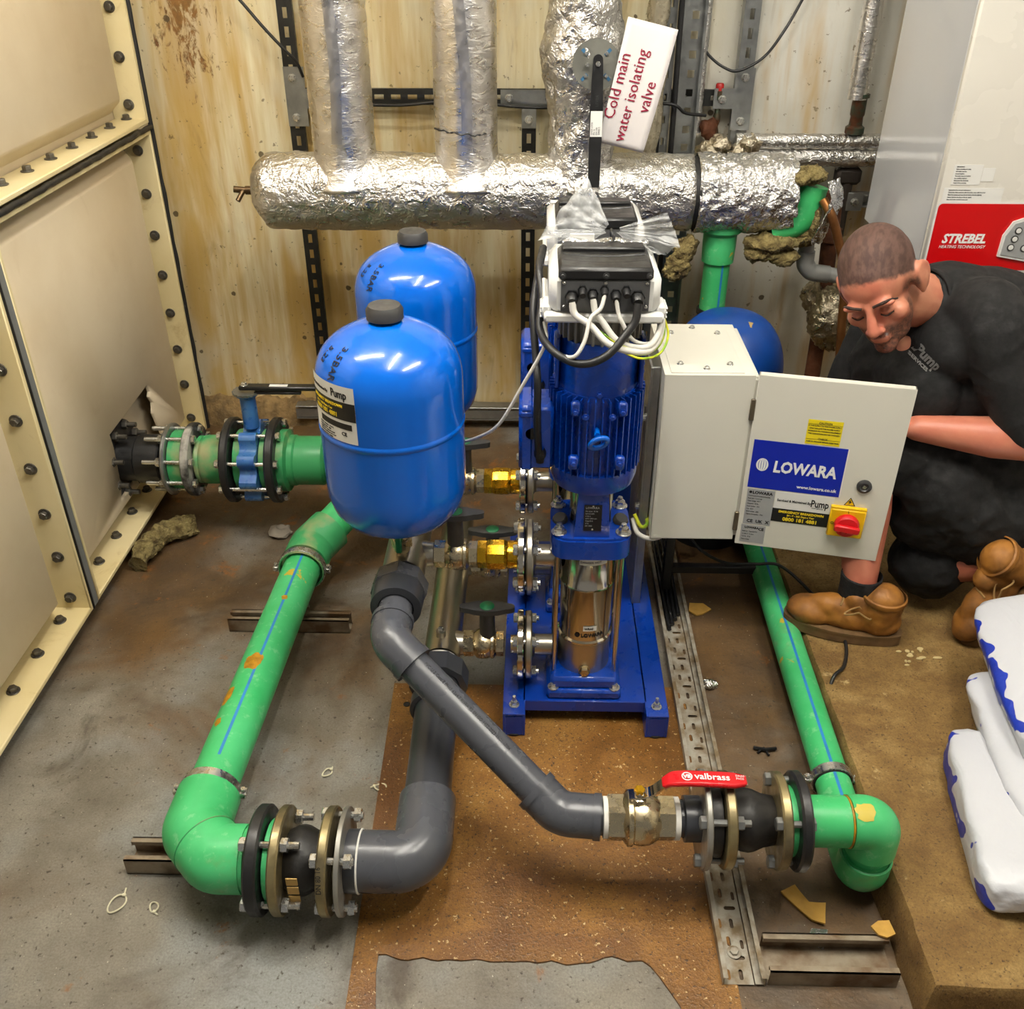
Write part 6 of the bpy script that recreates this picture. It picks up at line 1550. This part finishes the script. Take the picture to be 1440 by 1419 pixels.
def skin_material():
    n = N('skin_hair_stubble'); X, Y, Z = n.xyz()
    skin = n.mix(n.ramp(n.noise(22, 4), (.35, 0), (.65, 1)), C(206, 142, 112), C(188, 116, 92))
    red = n.math('MULTIPLY', n.map(Y, .05, .10), .45)
    skin = n.mix(red, skin, C(196, 104, 84))
    ns = n.math('MULTIPLY', n.math('SUBTRACT', n.noise(60, 3), .5), .02)
    near = n.map(n.math('ADD', n.math('ADD', n.math('MULTIPLY', X, X), n.math('MULTIPLY', Y, Y)), n.math('MULTIPLY', Z, Z)), .020, .024, 1, 0)
    ax = n.math('ABSOLUTE', X)
    hl = n.math('ADD', n.math('SUBTRACT', n.math('MULTIPLY', Z, .9), n.math('MULTIPLY', Y, .55)), ns)
    hair = n.math('MULTIPLY', n.math('MULTIPLY', n.map(hl, .008, .022), near), n.map(ax, .082, .078))
    streak = n.noise(120, 3, vec=n.scaled(1, .3, .6))
    haircol = n.mix(n.map(streak, .35, .65), C(40, 29, 27), C(74, 56, 50))
    col = n.mix(n.math('MULTIPLY', hair, .93), skin, haircol)
    low = n.map(n.math('ADD', Z, ns), -.042, -.060)
    fr = n.map(Y, -.010, .012)
    burn = n.math('MULTIPLY', n.math('MULTIPLY', n.map(ax, .052, .060), n.map(n.math('ABSOLUTE', n.math('SUBTRACT', Y, .020)), .012, .022, 1, 0)), n.map(Z, .03, .0))
    beard = n.math('MULTIPLY', n.math('MAXIMUM', n.math('MULTIPLY', low, fr), burn), near)
    lips = n.math('MULTIPLY', n.map(ax, .024, .016), n.map(n.math('ABSOLUTE', n.math('ADD', Z, .0745)), .009, .005))
    beard = n.math('MULTIPLY', beard, n.math('SUBTRACT', 1.0, lips))
    col = n.mix(n.math('MULTIPLY', beard, n.map(n.noise(150, 3), .3, .7, .6, .97)), col, C(60, 42, 34))
    return n.out(Base_Color=col, Roughness=n.map(hair, 0, 1, .42, .75), Subsurface_Weight=.08, Subsurface_Radius=(.01, .004, .002), Normal=n.bump(n.noise(220, 3), .12, .002))
me = remesh(b, .0048, 3, 'body'); me.materials.append(skin_material())
body = link('body', me, man); body.matrix_local = M.Translation(-OFF[man.name]) @ HM
def child_in_head(bb, name, mat):
    m_ = bb.mesh(name, ang=60); m_.materials.append(mat); o = link(name, m_, body); return o
M_HAIRD = pm('dark_brow_hair', C(56, 38, 30), .8, 0, .3, 60)
for s in (-1, 1):
    bb = B(); bb.tube(smooth_path([(s * .012, .0955, .0145), (s * .030, .0945, .020), (s * .047, .082, .017), (s * .056, .071, .010)], 5), [.0030] * 6 + [.0034] * 6 + [.0022] * 4, 8); child_in_head(bb, 'eyebrow', M_HAIRD)
    bb = B(); bb.tube(smooth_path([(s * .018, .0855, -.0135), (s * .031, .0880, -.0165), (s * .044, .0800, -.0130)], 5), .0018, 6); child_in_head(bb, 'eyelashes', M_HAIRD)
# shirt
M_SHIRT = pm('black_cotton', C(17, 17, 18), .85, 0, .25, 16, bump=.25, bs=30, bd=.01)
M_SHORTS = pm('black_workwear', C(11, 11, 12), .85, 0, .2, 12, bump=.3, bs=22, bd=.012)
b = B()
limb(b, SP, [.118, .145, .142, .140])
b.ell((1.0, 2.12, .80), (.12, .16, .10), M.Rotation(rad(25), 3, 'Y'), 28, 18)
b.ell((.94, 2.02, .765), (.085, .085, .085), None, 24, 16); b.ell((.90, 2.06, .655), (.095, .13, .115), None, 24, 16); b.ell((.98, 2.04, .62), (.11, .09, .11), None, 24, 16); b.ell((.865, 2.17, .65), (.085, .10, .12), None, 24, 16); b.ell((.90, 2.16, .735), (.085, .11, .10), None, 24, 16); b.ell((1.07, 2.01, .69), (.12, .09, .12), None, 24, 16)
capsule(b, SH_L + V((-.01, .03, .015)), SH_R, .082, .080)
capsule(b, SH_L, SH_L.lerp(EL_L, .80), .082, .070); capsule(b, SH_R, SH_R.lerp(EL_R, .85), .076, .066)
capsule(b, V((1.02, 2.02, .66)), V((1.22, 2.06, .56)), .085, .10)
capsule(b, NB, V(NB).lerp(HM @ V((0, -.03, -.06)), .25), .078, .070)
me = remesh(b, .006, 14, 'polo_shirt')
ripple(me, lambda p: .0045 * (1 - 2.4 * abs(noise.fractal(V((p.x * 4 + p.z * 4, p.y * 10, p.z * 11 - p.x * 9)), 1, 2, 2))))
bv_ = BVHTree.FromPolygons([v.co for v in me.vertices], [tuple(p.vertices) for p in me.polygons])
ripple(me, lambda p: 0., OFF[man.name])
me.materials.append(M_SHIRT); shirt = link('polo_shirt', me, man)
# collar and button placket
b = B(); nc = V(NB).lerp(HM @ V((0, -.03, -.06)), .30); nd = (HM @ V((0, -.03, -.06)) - V(NB)).normalized(); fx_, fy_, fz_ = frame_of(nd, (0, -.5, 1))
front_dir = V((-.80, -.35, -.45)); front_dir = (front_dir - fz_ * front_dir.dot(fz_)).normalized(); side_dir = fz_.cross(front_dir)
def col(u, v):
    a = rad(22) + (2 * PI - rad(44)) * u
    r = .074 + .014 * (1 - v) ** 1.5 + .012 * math.cos(a) * (1 - v)
    return nc + (front_dir * math.cos(a) + side_dir * math.sin(a)) * r + fz_ * (-.026 + .046 * v) - fz_ * (.020 * max(0, math.cos(a)) * (1 - v))
b.grid(col, 48, 6); o = b.build('collar', M_SHIRT, man, ang=180); o.modifiers.new('thick', 'SOLIDIFY').thickness = .006
pv = nc + front_dir * .082 - fz_ * .012
def on_shirt(p, d=(0.10, 1, -.12)):
    d = V(d).normalized(); h = bv_.ray_cast(V(p) - d * .5, d, 1.5); return (h[0] - d * .0025) if h[0] else V(p)
lx, lu = V((.62, -.10, -.50)).normalized(), V((.35, 0, .80)).normalized()
o_ = V((.842, 1.93, .768))
try:
    text('Pump', .030, pm('grey_thread', C(170, 170, 168), .7), man, None, bold=.0012, warp=lambda x, y, z: on_shirt(o_ + lx * x + lu * y), name='chest_logo', sx=.8)
    text('SERVICES', .010, bpy.data.materials['grey_thread'], man, None, bold=.0004, warp=lambda x, y, z: on_shirt(o_ + lx * x + lu * (y - .014)), name='chest_logo')
except Exception as ex: print('logo', ex)
# shorts
b = B()
b.ell((1.30, 2.11, .50), (.13, .18, .14), None, 28, 18)
limb(b, [HP1, HP1.lerp(KN1, .9)], [.112, .088]); limb(b, [HP2, HP2.lerp(KN2, 1.03)], [.112, .088])
capsule(b, V((1.12, 1.96, .36)), V((1.22, 2.0, .40)), .105, .11); capsule(b, V((.96, 1.945, .44)), V((1.1, 1.95, .33)), .095, .105); capsule(b, V((.95, 1.96, .36)), V((1.15, 1.97, .28)), .085, .095)
me = remesh(b, .007, 5, 'shorts')
ripple(me, lambda p: .007 * (1 - 2.4 * abs(noise.fractal(V((p.x * 8 - p.z * 8, p.y * 8, p.z * 9 + p.x * 6 + 4)), 1, 2, 3))), OFF[man.name])
me.materials.append(M_SHORTS); link('shorts', me, man)
# socks and boots
M_SOCK = pm('black_sock', C(20, 20, 22), .9, 0, .2, 30, bump=.3, bs=120)
M_BOOT = pm('tan_leather', C(164, 108, 40), .6, 0, .4, 12, col2=C(100, 62, 22), bump=.3, bs=50)
M_SOLE = pm('worn_boot_sole', C(112, 84, 50), .8, 0, .4, 20, bump=.2, bs=60)
M_LACE = pm('boot_lace', C(150, 118, 70), .8)
M_SCUFF = pm('scuffed_toe', C(44, 32, 20), .8, 0, .4, 30)
for a_, d_ in ((AN1, V((0, 0, 1))), (AN2, (KN2 - AN2).normalized())):
    sk = B(); sk.lathe([(.040, -.09), (.045, -.03), (.046, .01), (.048, .045), (.045, .048)], a_, d_, 28); sk.crumple(.002, 40, 2); sk.build('sock', M_SOCK, man)
def boot(heel, fwd, up):
    fwd = V(fwd).normalized(); up = V(up); up = (up - fwd * up.dot(fwd)).normalized(); y = up.cross(fwd)
    mx = M(((fwd.x, y.x, up.x, heel[0]), (fwd.y, y.y, up.y, heel[1]), (fwd.z, y.z, up.z, heel[2]), (0, 0, 0, 1)))
    T = lambda x, yy, z: mx @ V((x, yy, z))
    b = B(); R3 = mx.to_3x3()
    for c, r in (((.045, 0, .055), (.047, .038, .042)), ((.12, 0, .050), (.085, .038, .036)), ((.205, 0, .044), (.058, .045, .033)), ((.155, 0, .068), (.060, .032, .030))): b.ell(T(*c), r, R3, 24, 16)
    capsule(b, T(.052, 0, .06), T(.048, 0, .105), .045, .047); capsule(b, T(.085, 0, .085), T(.105, 0, .098), .036, .030)
    me = remesh(b, .005, 4, 'boot')
    ripple(me, lambda p: .0016 * (1 - 2 * abs(noise.fractal(p * 24, 1, 2, 2))), OFF[man.name])
    me.materials.append(M_BOOT); bt = link('boot', me, man)
    out = []
    for i in range(40):
        a = 2 * PI * i / 40; x = .128 + .138 * math.cos(a); out.append((x, (.041 + .009 * math.sin((x - .03) / .24 * PI)) * math.copysign(abs(math.sin(a)) ** .6, math.sin(a))))
    s_ = B(); s_.prism(out, mx, .022, .0); s_.prism([(x * 1.0, yy * 1.02) for x, yy in out], mx @ M.Translation((0, 0, .022)), .006); s_.build('sole', M_SOLE, bt)
    for k in range(6):
        x = .095 + k * .017; z = .118 - k * .0085
        l = B(); l.tube([T(x, -.024, z - .010), T(x + .006, 0, z + .004 - .0), T(x + .012 * (-1) ** k, .024, z - .012)], .0024, 6); l.build('lace', M_LACE, bt)
    l = B(); l.tube([T(.10 + .03 * math.sin(a) , .03 + .012 * math.cos(a) + .012, .10 - .02 * abs(math.sin(a))) for a in [2 * PI * i / 20 for i in range(21)]], .0022, 6); l.build('lace_loop', M_LACE, bt)
    w_ = B(); w_.tube([T(.09, -.0415, .030), T(.10, -.040, .060), T(.075, -.045, .095)], .0012, 6); w_.tube([T(.165, -.043, .03), T(.150, -.037, .062), T(.135, -.030, .085)], .0012, 6); w_.build('stitching', M_SCUFF, bt)
    ck = B(); ck.lathe([(.049, 0), (.052, .006), (.051, .014), (.047, .016)], T(.048, 0, .112), up, 28); ck.build('padded_cuff', M_BOOT, bt)
    return bt
boot((.885, 1.798, .095), (-.93, .30, 0), (0, 0, 1))
boot((1.205, 1.845, .300), (-.46, -.13, -.72), (-.80, -.10, .50))
